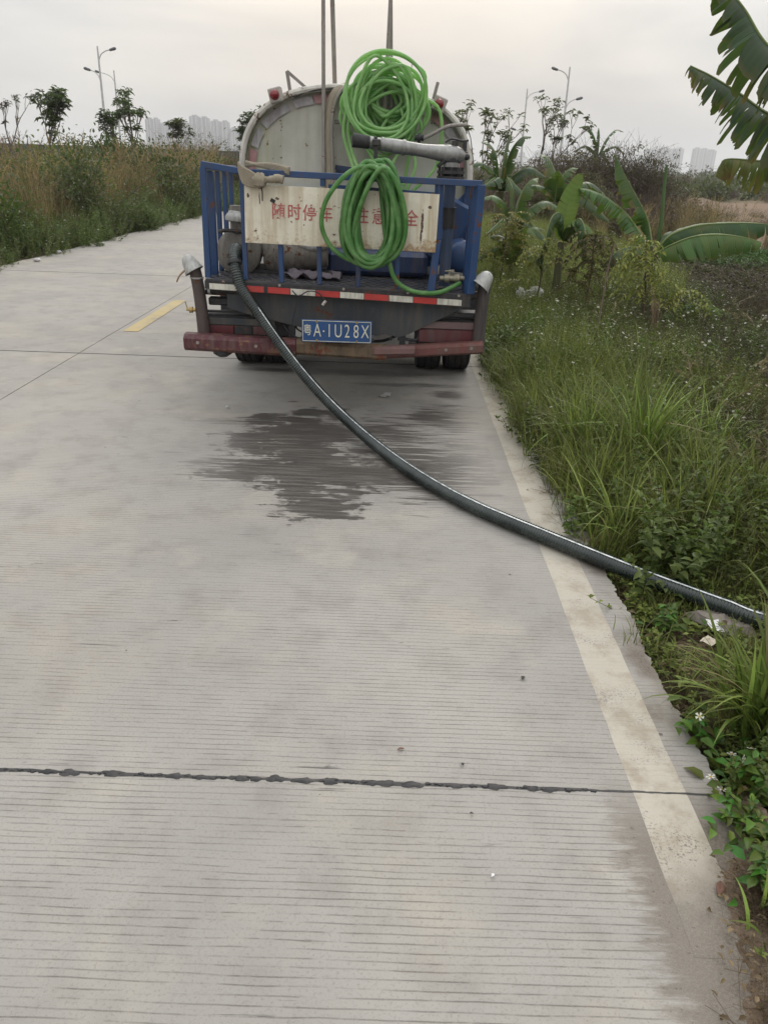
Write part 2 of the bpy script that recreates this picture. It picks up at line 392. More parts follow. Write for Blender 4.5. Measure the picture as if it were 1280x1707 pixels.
def slab(x0, x1, y0, y1, right=False, left=False):
    n = max(2, int((y1-y0)/.008)) if (right and y1 < 14 and y0 > -5) else (24 if (right or left) else 1)
    ys = np.linspace(y0, y1, n+1)
    L = [(x0 + (.05*(vnoise(q, 1, 1.3)-.5)*2 if left else 0), q) for q in ys]
    Rr = [((edge_x(q, 3) if right else x1), q) for q in ys]
    V = []; 
    for (a, q), (b, _) in zip(L, Rr): V += [(a, q, 0), (b, q, 0), (a, q, -.11), (b, q, -.11)]
    F = []
    for k in range(n):
        i = 4*k; j = i+4
        F += [(i, i+1, j+1, j), (i, j, j+2, i+2), (i+1, i+3, j+3, j+1)]
    F += [(0, 2, 3, 1), (4*n, 4*n+1, 4*n+3, 4*n+2)]
    return mk('slab', V, F, CONC, road)
g = .0022
joints = [1.706+5.1*k for k in range(-4, 14)]
for k in range(len(joints)-1):
    a, b = joints[k]+g, joints[k+1]-g
    slab(-2.73+.004, .985, a, b, right=True); slab(-5.95, -2.73-.004, a, b, left=True)
slab(-2.726, .985, joints[-1]+g, 258, right=True); slab(-5.95, -2.734, joints[-1]+g, 258, left=True)
def strip(name, x0, x1, y0, y1, z, mat, par):
    n = max(1, int((y1-y0)/.05)) if y1 < 20 else 1
    ys = np.linspace(y0, y1, n+1); V = []
    for q in ys:
        j = .004*(vnoise(q, 7, 12)-.5); V += [(x0+j, q, z), (x1+j*.8, q, z)]
    F = [(2*k, 2*k+1, 2*k+3, 2*k+2) for k in range(n)]
    return mk(name, V, F, mat, par)
for k in range(3, len(joints)-1):
    strip('edge_line', .730, .882, joints[k]+g if k != 3 else 1.20, joints[k+1]-g, .0006, LINE, road)
strip('edge_line', .730, .882, joints[-1]+g, 258, .003, LINE, road)
for k in range(8):
    strip('centre_dash', -2.66, -2.51, 7.80+k*6-12, 9.76+k*6-12, .004, YEL, road) if k != 1 else None
# soil washed over the slab corner at the near right
dx_ = np.arange(.66, 1.08, .008); dy_ = np.arange(.5, 1.75, .01); DX, DY = np.meshgrid(dx_, dy_)
xe = np.interp(DY, [.5, .8, 1.05, 1.25, 1.40, 1.6, 1.75], [.70, .735, .775, .85, .895, 1.0, 1.05])+.06*(vnoise(DX, DY, 9, 61)-.5)+.04*(vnoise(DX, DY, 30, 62)-.5)+.025*(vnoise(DX, DY, 75, 65)-.5)
tt = np.clip((DX-xe)/.22, -.2, 1); DZ = .030*np.sign(tt)*np.abs(tt)**.8+.012*(vnoise(DX, DY, 28, 63)-.5)*np.clip(tt*6, 0, 1)+.006*(vnoise(DX, DY, 80, 64)-.5)*np.clip(tt*9, 0, 1)-.0008
mI, nI = DX.shape; q_ = (np.arange(mI-1)[:, None]*nI+np.arange(nI-1)[None]).ravel(); q_ = q_[(tt[:-1, :-1].ravel() > -.1)]
tag(mk('soil_drift', np.stack([DX, DY, DZ], -1).reshape(-1, 3), np.stack([q_, q_+1, q_+nI+1, q_+nI], 1), SOIL, smooth=True), 'brown soil washed over the road corner at the lower right', kind='structure')
# tar sealing that swelled out of the near joint, bead by bead
tb = MB()
rs = random.Random(3); xq = -2.7
while xq < .62:
    w = rs.uniform(.014, .034) if rs.random() < .35 else rs.uniform(.004, .013)
    ry = w*rs.uniform(.28, .45)+.002; hh = .004+.003*rs.random(); cy = 1.706+rs.uniform(-.003, .003)-.006*0
    V = [(xq, cy, hh)]; n = 20; ph = rs.uniform(0, 6)
    for k in range(n):
        a = 2*math.pi*k/n; q = 1+.14*math.sin(3*a+ph)+.12*math.sin(5*a+ph*2)+.08*math.sin(8*a+ph)
        V.append((xq+w*q*math.cos(a)*.65, cy+ry*q*math.sin(a)*.65, hh*.8))
    for k in range(n):
        a = 2*math.pi*k/n; q = 1+.14*math.sin(3*a+ph)+.12*math.sin(5*a+ph*2)+.08*math.sin(8*a+ph)
        V.append((xq+w*q*math.cos(a), cy+ry*q*math.sin(a), .0006))
    F = [(0, 1+k, 1+(k+1) % n) for k in range(n)]+[(1+k, 1+n+k, 1+n+(k+1) % n, 1+(k+1) % n) for k in range(n)]
    tb.add(V, F); xq += w*rs.uniform(.9, 2.4)+.004
xs_ = np.arange(-2.72, .975, .012); cw = .0022+.0045*vnoise(xs_, 0, 14, 71)*(xs_ < .6)+.0018*vnoise(xs_, 0, 60, 72); cc_ = 1.706+.004*(vnoise(xs_, 0, 9, 73)-.5)+.003*(vnoise(xs_, 0, 45, 74)-.5)
V = []; [V.extend([(a, c_-w_, .0016), (a, c_+w_, .0016)]) for a, c_, w_ in zip(xs_, cc_, cw)]
tb.add(V, [(2*k, 2*k+2, 2*k+3, 2*k+1) for k in range(len(xs_)-1)])
tb.box(-5.9, .97, 6.797, 6.815, -.02, .0015, bev=0); tb.box(-5.9, .97, 11.898, 11.914, -.02, .0015, bev=0)
tag(tb.build('joint_sealant', TAR, road, smooth=True), kind='stuff')
HOSE2 = [(-0.829, 4.96, 0.726), (-0.746, 4.924, 0.619), (-0.66, 4.891, 0.513), (-0.572, 4.859, 0.411), (-0.482, 4.826, 0.318), (-0.389, 4.786, 0.233), (-0.289, 4.727, 0.157), (-0.182, 4.629, 0.095), (-0.072, 4.473, 0.058), (0.049, 4.252, 0.044), (0.188, 3.996, 0.042), (0.334, 3.762, 0.042), (0.474, 3.579, 0.042), (0.606, 3.435, 0.042), (0.73, 3.308, 0.042), (0.846, 3.188, 0.042), (0.956, 3.075, 0.042), (1.06, 2.97, 0.042), (1.16, 2.875, 0.042), (1.258, 2.788, 0.042), (1.358, 2.7, 0.042), (1.463, 2.608, 0.042), (1.75, 2.5, 0.03), (2.0, 2.4, 0.0), (2.6, 2.3, -0.05), (3.4, 2.4, -0.1)]

# ------------------------------------------------------------------ tanker truck
BLUE = paint('blue_paint', (.018, .055, .150), .42, rust=.45, dirt=.6, dirtc=(.05, .05, .06), scale=5)
CREAM = paint('cream_paint', (.56, .53, .42), .5, rust=.12, dirt=.45, dirtc=(.30, .22, .12), scale=3.5)
WHITEP = paint('rim_white_paint', (.56, .54, .48), .5, rust=.45, dirt=.35, scale=5)
STEEL = paint('grey_cast_metal', (.30, .30, .29), .42, rust=.05, metal=.55, dirt=.4, scale=14)
ALU = paint('dull_aluminium', (.40, .40, .38), .5, metal=.25, dirt=.45, scale=16)
BLACK = paint('black_rubber', (.022, .022, .024), .75, dirt=.5, dirtc=(.07, .06, .05), scale=14)
FRAME = paint('greasy_dark_steel', (.022, .022, .025), .6, rust=.35, dirt=.6, dirtc=(.065, .052, .042), scale=8)
DECK = paint('wet_dark_deck', (.045, .046, .055), .35, rust=.2, dirt=.6, dirtc=(.12, .105, .09), scale=5, streak=False)
SKIRT = paint('dark_skirt_sheet', (.038, .043, .050), .6, rust=.2, dirt=.6, dirtc=(.10, .085, .065), scale=3)
MAROON = paint('maroon_bumper_paint', (.085, .018, .024), .6, rust=.62, rustc=(.14, .075, .045), dirt=.55, dirtc=(.13, .10, .08), scale=9)
RUSTB = paint('rusty_bumper', (.16, .11, .065), .8, rust=.5, rustc=(.13, .04, .025), dirt=.7, dirtc=(.05, .04, .035), scale=9)
LENS = paint('dull_red_lens', (.10, .022, .026), .35, dirt=.75, dirtc=(.09, .07, .065), scale=4)
LAMPRED = paint('lamp_red', (.20, .012, .018), .18, dirt=.25, scale=20, bump=0)
PALEBOX = paint('pale_lamp_box', (.42, .38, .34), .6, rust=.35, scale=25)
TAPR = paint('red_reflective_tape', (.46, .035, .03), .35, dirt=.3, scale=12, bump=.05)
TAPW = paint('white_reflective_tape', (.60, .58, .50), .35, dirt=.5, scale=12, bump=.05)
TAPPK = paint('faded_pink_tape', (.40, .21, .21), .45, dirt=.45, scale=9, bump=.05)
TAPLI = paint('faded_lilac_tape', (.42, .40, .41), .45, dirt=.45, scale=9, bump=.05)
RUSTP = paint('rusty_pipe', (.27, .245, .22), .7, rust=.40, rustc=(.09, .035, .02), dirt=.4, scale=14)
BRASS = paint('brass', (.42, .30, .12), .4, metal=.7, dirt=.5, scale=30)
GLASS = paint('dark_cab_glass', (.02, .025, .03), .08, dirt=.1)
PUMPM = paint('dirty_pump_casing', (.21, .195, .17), .6, rust=.4, dirt=.6, dirtc=(.07, .055, .045), scale=10)
BOX = paint('navy_box', (.02, .04, .11), .5, dirt=.4)

# sign board: cream, rust along the lower edge, rust runs
t = NT('sign_board_paint'); x, y, z = t.xyz()
n1 = t.noise(7, 5, .65); n2 = t.noise(38, 4, .6); n3 = t.noise(9, 4, .6, stretch=(2.4, 1, .18))
c = t.mix(t.ss(n1, .3, .7), (.60, .55, .43), (.72, .68, .56))
c = t.mix(t.ma('MULTIPLY', t.ss(n3, .42, .68), .55), c, (.40, .30, .17))
low = t.ss(z, .40, .25)                     # local height on the truck: lower edge of the board
edge = t.ma('MULTIPLY', t.ss(t.ma('ADD', t.ma('MULTIPLY', low, t.ma('MULTIPLY_ADD', x, .12, .17)), t.ma('MULTIPLY', t.ma('ADD', n1, n2), .5)), .575, .75), .9)
c = t.mix(edge, c, t.mix(n2, (.20, .10, .04), (.36, .24, .11)))
sp = t.ss(t.ma('ADD', t.ma('MULTIPLY', n2, .75), t.ma('MULTIPLY', n1, .25)), .635, .66)
c = t.mix(sp, c, (.10, .035, .02))
def spot(cx, cz, rx, rz, nz=.5):
    a = t.ma('DIVIDE', t.ma('SUBTRACT', x, cx), rx); b = t.ma('DIVIDE', t.ma('SUBTRACT', z, cz), rz)
    return t.ss(t.ma('SUBTRACT', t.ma('SUBTRACT', 1.0, t.ma('ADD', t.ma('MULTIPLY', a, a), t.ma('MULTIPLY', b, b))), t.ma('MULTIPLY', t.ma('SUBTRACT', n2, .35), 2.4)), 0, .25)
# offsets are from the truck's origin (-.32, 5.05, .85)
for a in ((-.558, .558, .011, .017), (-.49, .55, .006, .05), (-.385, .545, .016, .013), (.49, .44, .010, .09), (.485, .36, .008, .06), (.53, .525, .014, .013), (-.18, .50, .008, .008), (.05, .32, .03, .02)):
    c = t.mix(t.ma('MULTIPLY', spot(*a), .95), c, (.075, .028, .018))
run = t.ma('MULTIPLY', t.ss(t.ma('ABSOLUTE', t.ma('SUBTRACT', x, .53)), .012, .002), t.ma('MULTIPLY', t.ss(z, .53, .50), .5))
c = t.mix(run, c, (.34, .26, .08))
BOARD = t.end(t.pb(c, .5, 0, t.bump(n2, .15, .003)))

# tank end: cream above, blue lower band that rises at the sides, streaks
t = NT('tank_end_paint'); x, y, z = t.xyz()
n1 = t.noise(3.2, 5, .6); n2 = t.noise(30, 4, .6); n3 = t.noise(6, 4, .6, stretch=(2.5, 1, .15))
c = t.mix(t.ss(n1, .3, .7), (.38, .375, .31), (.50, .49, .43))
c = t.mix(t.ma('MULTIPLY', t.ss(n3, .42, .70), .38), c, (.27, .25, .17))
yl = t.ma('MULTIPLY', t.ss(t.ma('ABSOLUTE', t.ma('SUBTRACT', x, -.66)), .13, .0), t.ss(t.ma('ADD', n1, n3), .85, 1.15))
c = t.mix(t.ma('MULTIPLY', yl, .5), c, (.36, .38, .12))
bl = t.ma('SUBTRACT', z, t.ma('ADD', .30, t.ma('MULTIPLY', t.ma('POWER', t.ma('ABSOLUTE', t.ma('SUBTRACT', x, .04)), 3.0), .60)))
c = t.mix(t.ss(bl, .010, -.004), c, (.022, .085, .25))
lb = t.ma('MULTIPLY', t.ss(t.ma('ABSOLUTE', t.ma('SUBTRACT', z, .545)), .10, .02), t.ss(n1, .40, .62))
c = t.mix(t.ma('MULTIPLY', lb, .5), c, (.34, .42, .50))
c = t.mix(t.ss(t.ma('ADD', t.ma('MULTIPLY', n2, .7), t.ma('MULTIPLY', n3, .3)), .62, .66), c, (.13, .07, .04))
TANKEND = t.end(t.pb(c, .5, 0, t.bump(n1, .1, .01)))

TO = (-.32, 5.05, .85)
truck = thing('water_tanker_truck', 'old cream and blue water tanker truck parked on the road, seen from behind', 'truck', TO)
XC = -.28
def sup(th, a, b, e=2.7):
    c, s = math.cos(th), math.sin(th)
    return a*math.copysign(abs(c)**(2/e), c), b*math.copysign(abs(s)**(2/e), s)
def ring(a, b, yy, n=64, zc=1.47): return [(XC+sup(2*math.pi*k/n, a, b)[0], yy, zc+sup(2*math.pi*k/n, a, b)[1]) for k in range(n)]
# tank shell
n = 64; secs = [(.80, .60, 5.98), (.80, .60, 9.25), (.72, .53, 9.33)]
V = []; [V.extend(ring(a, b, yy)) for a, b, yy in secs]
F = [(i*n+k, (i+1)*n+k, (i+1)*n+(k+1) % n, i*n+(k+1) % n) for i in range(len(secs)-1) for k in range(n)]+[tuple(2*n+k for k in range(n))]
mk('tank', V, F, CREAM, truck, smooth=False)
mb = MB(); V = ring(.785, .585, 6.035)+[(XC, 5.985, 1.47)]
mb.add(V, [(k, n, (k+1) % n) for k in range(n)]); te = mb.build('tank_end', TANKEND, truck)
# rolled rim
P = np.array(ring(.80, .60, 5.97)+ring(.80, .60, 5.97)[:1]); rmb = MB(); rmb.tube(P, .022, 8, cap=False)
rim = rmb.build('tank_rim', WHITEP, truck, smooth=True)
# reflective tape along the inside of the rim
def arc_tape(t0, t1, mat, w=.052):
    m = 8; V = []
    for k in range(m+1):
        th = t0+(t1-t0)*k/m
        for s, yy in ((0, 6.018), (w, 6.013)):
            a, b = sup(th, .765-s, .565-s); V.append((XC+a, yy, 1.47+b))
    F = [(2*k, 2*k+2, 2*k+3, 2*k+1) for k in range(m)]
    mk('tape_segment', V, F, mat, te)
for a, b, m_ in ((8, 22, TAPPK), (24, 37, TAPLI), (38, 52, TAPPK), (54, 68, TAPLI), (70, 82, TAPLI), (99, 107, TAPPK), (107.5, 119, TAPLI), (123, 146, TAPLI), (150, 163, TAPLI), (165, 178, TAPPK)):
    arc_tape(R(a), R(b), m_)
def on_end(px0, px1, z0, z1, mat, name, rise=0):
    mk(name, [(px0, 5.965, z0), (px1, 5.965, z0+rise), (px1, 5.965, z1+rise), (px0, 5.965, z1)], [(0, 1, 2, 3)], mat, te)
MB().box(-.515, -.495, 5.955, 5.975, 1.53, 1.61, 0).build('blue_stroke', BLUE, te)
MB().box(-.425, -.15, 5.955, 5.975, 1.545, 1.575, 0, rot=('Y', .10)).build('blue_stroke', BLUE, te)
MB().box(-.42, -.16, 5.960, 5.972, 1.525, 1.545, 0, rot=('Y', .10)).build('blue_stroke', BOX, te)
for (xa, xb, m_) in ((-.47, -.33, TAPPK), (-.32, -.06, TAPLI), (-.05, .10, TAPR), (.11, .28, TAPLI)):
    MB().box(xa, xb, 5.93, 5.945, 1.06, 1.11, 0).build('tape_segment', m_, te)
mb = MB().box(-.9, .34, 5.945, 6.02, .93, 1.12, .01); mb.build('tank_sill', BLUE, truck)
# manhole hinge hump and welded fittings on the tank end
mb = MB().box(-.43, -.25, 5.93, 5.98, 1.845, 1.87, .003); mb.build('end_bracket', RUSTP, truck); MB().box(-.10, .12, 5.93, 5.98, 1.90, 1.93, .003).build('end_bracket', RUSTP, truck)
# marker lamps on the shoulders
for lx, lz, ang in ((-.825, 2.005, -.25), (.277, 1.985, .35)):
    b = MB().box(lx-.045, lx+.045, 5.90, 5.98, lz-.045, lz+.045, .006, rot=('Y', ang)); lb = b.build('marker_lamp', PALEBOX, truck)
    MB().lathe((lx-.005, 5.90, lz), (0, -1, 0), [(0, .032), (.012, .031), (.025, .022), (.032, .006), (.033, 0)]).build('lamp_dome', LAMPRED, lb, smooth=True)
# bent lifting handle (left) and cut-off stub (right)
MB().bar((-.735, 5.99, 2.03), (-.755, 5.99, 2.155), .022).bar((-.755, 5.99, 2.155), (-.595, 5.99, 2.035), .02).build('lifting_handle', RUSTP, truck)
MB().bar((.235, 5.98, 2.01), (.262, 5.98, 2.12), .022).build('handle_stub', RUSTP, truck)
MB().tube(crom([(-.74, 5.97, 2.03), (-.70, 5.96, 2.0), (-.63, 5.96, 2.03), (-.52, 5.95, 2.05), (-.42, 5.95, 2.055), (-.38, 5.97, 2.03)]), .005, 6).build('wire', BLACK, truck)
# rear uprights and the two leaning pipes behind them
MB().bar((-.498, 5.90, 1.2), (-.505, 5.88, 3.45), .022, .020).build('upright_pole', RUSTP, truck)
MB().tube([(-.449, 6.25, 2.04), (-.48, 6.15, 3.0), (-.50, 6.1, 3.45)], .016, 10).build('leaning_pipe', RUSTP, truck)
MB().bar((-.094, 5.90, 1.75), (-.050, 5.88, 3.45), .022, .020).build('upright_pole', RUSTP, truck)
MB().tube([(-.045, 5.95, 1.95), (-.072, 5.95, 2.6), (-.11, 5.95, 3.45)], .012, 10).build('leaning_pipe', RUSTP, truck)
MB().bar((-.56, 5.88, 3.42), (0, 5.88, 3.42), .03).bar((-.5, 5.9, 3.44), (-.5, 6.3, 3.44), .026).bar((-.06, 5.9, 3.44), (-.06, 6.3, 3.44), .026).build('top_frame', RUSTP, truck)
MB().lathe((XC, 7.6, 2.05), (0, 0, 1), [(0, .28), (.09, .28), (.10, .3), (.13, .3), (.15, .1), (.15, 0)]).build('manhole', WHITEP, truck, smooth=True)
# rusty curved lever at the right shoulder
MB().tube(crom([(.16, 5.75, 1.76), (.24, 5.75, 1.80), (.33, 5.78, 1.845), (.42, 5.85, 1.86), (.47, 5.93, 1.865)]), .012, 8).build('bent_lever', RUSTP, truck, smooth=True)
MB().lathe((.115, 5.74, 1.77), (1, 0, 0), [(0, .018), (.02, .018), (.02, .03), (.04, .03), (.04, .015), (.06, .02)]).build('lever_joint', FRAME, truck)
# deck: its right side hangs lower
def dz(xx): return .915-.038*(xx+1.16)/1.65
mb = MB()
V = []
for yy in (5.03, 9.2):
    for xx in (-1.165, .495):
        V += [(xx, yy, dz(xx)), (xx, yy, dz(xx)-.035)]
mb.add(V, [(0, 2, 6, 4), (1, 5, 7, 3), (0, 1, 3, 2), (4, 6, 7, 5), (0, 4, 5, 1), (2, 3, 7, 6)]); mb.build('deck', DECK, truck)
mb = MB()
rg = random.Random(5)
for i in range(26):
    for j in range(14):
        xx = -1.13+i*.063+(j % 2)*.03; yy = 5.08+j*.062
        a = .6 if (i+j) % 2 else -.6
        if xx < .47: mb.box(xx-.018, xx+.018, yy-.004, yy+.004, dz(xx), dz(xx)+.004, 0, rot=('Z', a))
o = mb.build('deck_tread', DECK, truck); o['kind'] = 'stuff'
MB().prism([(-1.17, .905), (-1.17, .855), (.495, .795), (.495, .868)], 5.022, 5.028).build('deck_edge', FRAME, truck)
# tape on the deck edge
segs = [(-1.14, -.945, TAPW), (-.915, -.800, TAPR), (-.775, -.636, TAPR), (-.632, -.478, TAPW), (-.474, -.326, TAPR), (-.322, -.174, TAPW), (-.170, -.018, TAPR), (-.014, .135, TAPW), (.139, .283, TAPR), (.287, .440, TAPW)]
for a, b, m_ in segs:
    za, zb = .890-.0495*(a+1.15)/1.6*1.02, .890-.0495*(b+1.15)/1.6*1.02
    MB().add([(a, 5.018, za), (b, 5.018, zb), (b, 5.018, zb-.036), (a, 5.018, za-.036), (a, 5.0215, za), (b, 5.0215, zb), (b, 5.0215, zb-.036), (a, 5.0215, za-.036)],
             [(0, 3, 2, 1), (0, 1, 5, 4), (2, 3, 7, 6), (1, 2, 6, 5), (0, 4, 7, 3)]).build('tape_segment', m_, truck)
# skirt sheet below the tape, lower edge eaten away
pts = [(-1.05, .845), (-1.05, .73), (-.95, .70), (-.60, .625)]
rs = random.Random(9)
for k in range(22): xx = -.55+k*.027; pts.append((xx, .612-.03*(k/22)+rs.uniform(-.008, .008)))
pts += [(.05, .575), (.12, .60), (.455, .775), (.455, .80)]
MB().prism(pts[::-1], 5.10, 5.106).build('skirt_panel', SKIRT, truck)
# ragged holes and stains on the skirt edge: hanging mud flakes
mb = MB()
for k in range(16):
    xx = rs.uniform(-.55, .05); zz = rs.uniform(.56, .60); mb.box(xx, xx+rs.uniform(.004, .03), 5.107, 5.112, zz-.01, zz+rs.uniform(.005, .05), .001)
mb.build('torn_edge', BLACK, truck)['kind'] = 'stuff'
# wire loop hanging from the deck edge
MB().tube(crom([(-.62, 5.0, .865), (-.58, 4.99, .835), (-.52, 4.99, .865), (-.46, 4.99, .86), (-.42, 4.99, .82), (-.395, 4.99, .80)]), .004, 6).tube(crom([(-.57, 4.99, .845), (-.60, 5.0, .76), (-.62, 5.02, .68), (-.64, 5.04, .60)]), .0025, 5).build('wire', BLACK, truck)
MB().cyl((-.41, 4.99, .81), (-.43, 4.98, .785), .009).build('wire_plug', PALEBOX, truck)
# pipes, brackets and cables crowding the underside
for k, pts in enumerate(([(-.62, 5.14, .66), (-.60, 5.12, .60), (-.50, 5.12, .575), (-.40, 5.13, .60)], [(.05, 5.12, .60), (.10, 5.12, .565), (.17, 5.13, .56), (.20, 5.14, .60)], [(-.70, 5.13, .64), (-.66, 5.11, .585), (-.60, 5.11, .55), (-.56, 5.12, .56)], [(-.30, 5.3, .60), (-.20, 5.3, .52), (-.05, 5.35, .50), (.1, 5.4, .56)])):
    MB().tube(crom(pts), .010 if k % 2 else .006, 7).build('cable', BLACK, truck, smooth=True)
for (a, b, c_, d) in ((-.50, -.47, .60, .80), (-.30, -.285, .60, .74), (.06, .10, .55, .64), (-.66, -.62, .56, .68), (.12, .17, .54, .60)): MB().box(a, b, 5.108, 5.125, c_-.04, d-.05, .003).build('bracket', FRAME, truck)
for bx_ in (-1.05, -.70, -.30, .10, .42):
    MB().lathe((bx_, 5.016, dz(bx_)-.012), (0, -1, 0), [(0, .009), (.006, .009), (.006, 0)], 6).build('bolt', RUSTP, truck)
for (a, b) in ((-1.22, .53), (-.85, .52), (.36, .53), (.52, .545)):
    MB().lathe((a, 4.952 if a < 0 else 4.992, b), (0, -1, 0), [(0, .011), (.006, .011), (.006, 0)], 6).build('bolt', RUSTP, truck)
# chassis, axle, wheels
mb = MB()
for xx in (-.72, .08): mb.box(xx-.035, xx+.035, 5.2, 10.9, .62, .80, .01)
for yy in (5.3, 6.0, 7.5, 9.0): mb.box(-.72, .08, yy-.03, yy+.03, .66, .76, .01)
mb.build('chassis', FRAME, truck)
mb = MB().cyl((-1.0, 6.75, .39), (.4, 6.75, .39), .055); mb.lathe((-.32, 6.6, .39), (0, 1, 0), [(0, .05), (.05, .13), (.15, .16), (.25, .13), (.3, .05)])
for xx in (-.72, .08):
    for k in range(4): mb.box(xx-.035, xx+.035, 6.75-.55+k*.1, 6.75+.55-k*.1, .50-k*.018+.05, .513-k*.018+.05, .002)
mb.build('rear_axle', FRAME, truck, smooth=True)
def wheel(cx, cy, w=.215, r=.375):
    h = w/2
    prof = [(-h, .21), (-h, .30), (-h*.98, r-.03), (-h*.85, r-.008)]
    for k in range(4):
        a = -h*.75+k*h*.5
        prof += [(a-h*.07, r), (a+h*.0, r-.012), (a+h*.07, r-.012), (a+h*.10, r)]
    prof += [(h*.85, r-.008), (h*.98, r-.03), (h, .30), (h, .21)]
    prof = sorted(prof, key=lambda p: p[0]) if False else prof
    wh = MB().lathe((cx, cy, r), (1, 0, 0), prof, 40).build('wheel', BLACK, truck, smooth=True)
    MB().lathe((cx, cy, r), (1, 0, 0), [(-h*.8, .0), (-h*.8, .08), (-h*.3, .10), (-h*.3, .18), (-h*.9, .215), (h*.9, .215), (h*.3, .18), (h*.3, .10), (h*.8, .08), (h*.8, 0)], 28).build('rim', FRAME, wh, smooth=True)
for cx in (-1.20, -.955, .325, .57): wheel(cx, 6.76)
for cx in (-1.15, .51): wheel(cx, 10.1)
MB().box(-1.33, -.84, 6.2, 6.22, .42, .82, .004).build('mudflap', BLACK, truck); MB().box(.21, .69, 6.2, 6.22, .46, .82, .004).build('mudflap', BLACK, truck)
# tail lamp boxes
MB().box(-1.245, -.66, 5.16, 5.26, .545, .675, .006).build('lamp_bracket', FRAME, truck)
tl = MB().box(-1.235, -.74, 5.13, 5.16, .55, .665, .006).build('tail_lamp', FRAME, truck)
for a, b, m_ in ((-1.225, -1.02, LENS), (-1.015, -.90, FRAME), (-.895, -.75, LENS)): MB().box(a, b, 5.120, 5.131, .558, .61, .004).build('lens', m_, tl)
MB().box(-1.225, -.75, 5.122, 5.131, .615, .658, .004).build('upper_lens', SKIRT, tl)
MB().box(.16, .585, 5.16, 5.26, .53, .70, .006).build('lamp_bracket', FRAME, truck)
tl = MB().box(.175, .57, 5.13, 5.16, .54, .69, .012).build('tail_lamp', FRAME, truck)
MB().box(.185, .56, 5.118, 5.131, .548, .632, .006).build('lens', LENS, tl); MB().box(.185, .56, 5.119, 5.131, .637, .683, .006).build('upper_lens', paint('grimy_lens', (.16, .10, .10), .45, dirt=.7), tl)
MB().box(.34, .62, 5.12, 5.25, .715, .745, .004).box(.13, .45, 5.14, 5.2, .70, .712, .003).build('lamp_guard', FRAME, truck)
# bumper in three lengths
def oct_beam(a, b, h, d):
    a = Vector(a); b = Vector(b); V = []
    pr = [(-d/2, -h*.28), (-d*.2, -h/2), (d/2, -h/2), (d/2, h/2), (-d*.2, h/2), (-d/2, h*.28)]
    for p in (a, b): V += [(p.x, p.y+q, p.z+w) for q, w in pr]
    F = [(k, (k+1) % 6, 6+(k+1) % 6, 6+k) for k in range(6)]+[tuple(range(6))[::-1], tuple(range(6, 12))]
    return MB().add(V, F)
bp = oct_beam((-1.31, 5.0, .525), (-.60, 5.0, .508), .105, .10).build('bumper', MAROON, truck)
oct_beam((-.598, 5.012, .512), (-.02, 5.012, .492), .095, .08).build('bumper_middle', RUSTB, truck, label='rusty bare middle of the bumper')
oct_beam((-.10, 4.995, .508), (.16, 4.995, .522), .055, .075).build('bumper_patch', paint('dull_pink_steel', (.17, .09, .085), .6, rust=.3, dirt=.5), truck)
oct_beam((-.02, 5.03, .492), (.595, 5.03, .545), .075, .08).build('bumper_end', paint('faded_maroon', (.13, .045, .04), .7, rust=.45, dirt=.6), truck)
MB().lathe((-1.08, 5.03, .475), (0, 0, -1), [(0, .06), (.025, .06), (.045, .03), (.045, 0)]).build('bumper_stop', FRAME, truck)
# number plate
pl = MB().box(-.555, -.115, 4.925, 4.931, .565, .705, .003, rot=('Y', -.005)).build('licence_plate', paint('plate_blue', (.014, .065, .20), .4, rust=.10, dirt=.45, dirtc=(.04, .07, .09), scale=12), truck)
PLW = paint('plate_lettering', (.68, .66, .52), .45, dirt=.4, dirtc=(.35, .30, .18), scale=30, bump=0)
mb = MB()
for a in ((-.549, -.121, .6965, .6995), (-.549, -.121, .5705, .5735), (-.549, -.546, .5735, .6965), (-.124, -.121, .5735, .6965)): mb.box(a[0], a[1], 4.9225, 4.926, a[2], a[3], 0)
mb.build('plate_border', PLW, pl)
def text(name, body, cx, cz, yy, size, mat, parent, sx=1.0, ex=.0012, off=0.0):
    cu = bpy.data.curves.new(name, 'FONT'); cu.body = body; cu.size = size; cu.align_x = 'CENTER'; cu.align_y = 'CENTER'; cu.extrude = ex; cu.offset = off
    tmp = bpy.data.objects.new(name, cu); COL.objects.link(tmp); dg = bpy.context.evaluated_depsgraph_get(); dg.update()
    me = bpy.data.meshes.new_from_object(tmp.evaluated_get(dg)); bpy.data.objects.remove(tmp); me.materials.clear(); me.materials.append(mat)
    o = bpy.data.objects.new(name, me); COL.objects.link(o)
    o.parent = parent; o.location = Vector((cx, yy, cz))-org(parent); o.rotation_euler = (R(90), 0, 0); o.scale = (sx, 1, 1)
    return o
text('plate_character', '粤', -.518, .635, 4.924, .074, PLW, pl, .72)
for ch, cx in (('A', -.457), ('I', -.382), ('U', -.326), ('2', -.270), ('8', -.214), ('X', -.158)):
    text('plate_character', ch, cx, .635, 4.924, .118, PLW, pl, .62, off=-.001)
MB().lathe((-.417, 4.926, .635), (0, -1, 0), [(0, .005), (.003, .005), (.003, 0)], 12).build('plate_dot', PLW, pl)
for px_, pz_ in ((-.46, .693), (-.21, .695), (-.21, .577), (-.46, .577)): MB().lathe((px_, 4.925, pz_), (0, -1, 0), [(0, .008), (.004, .007), (.004, 0)], 10).build('plate_screw', BRASS, pl)
MB().box(-.45, -.25, 4.931, 5.10, .60, .62, .002).box(-.56, -.10, 4.932, 4.94, .58, .60, .002).build('plate_bracket', FRAME, truck)
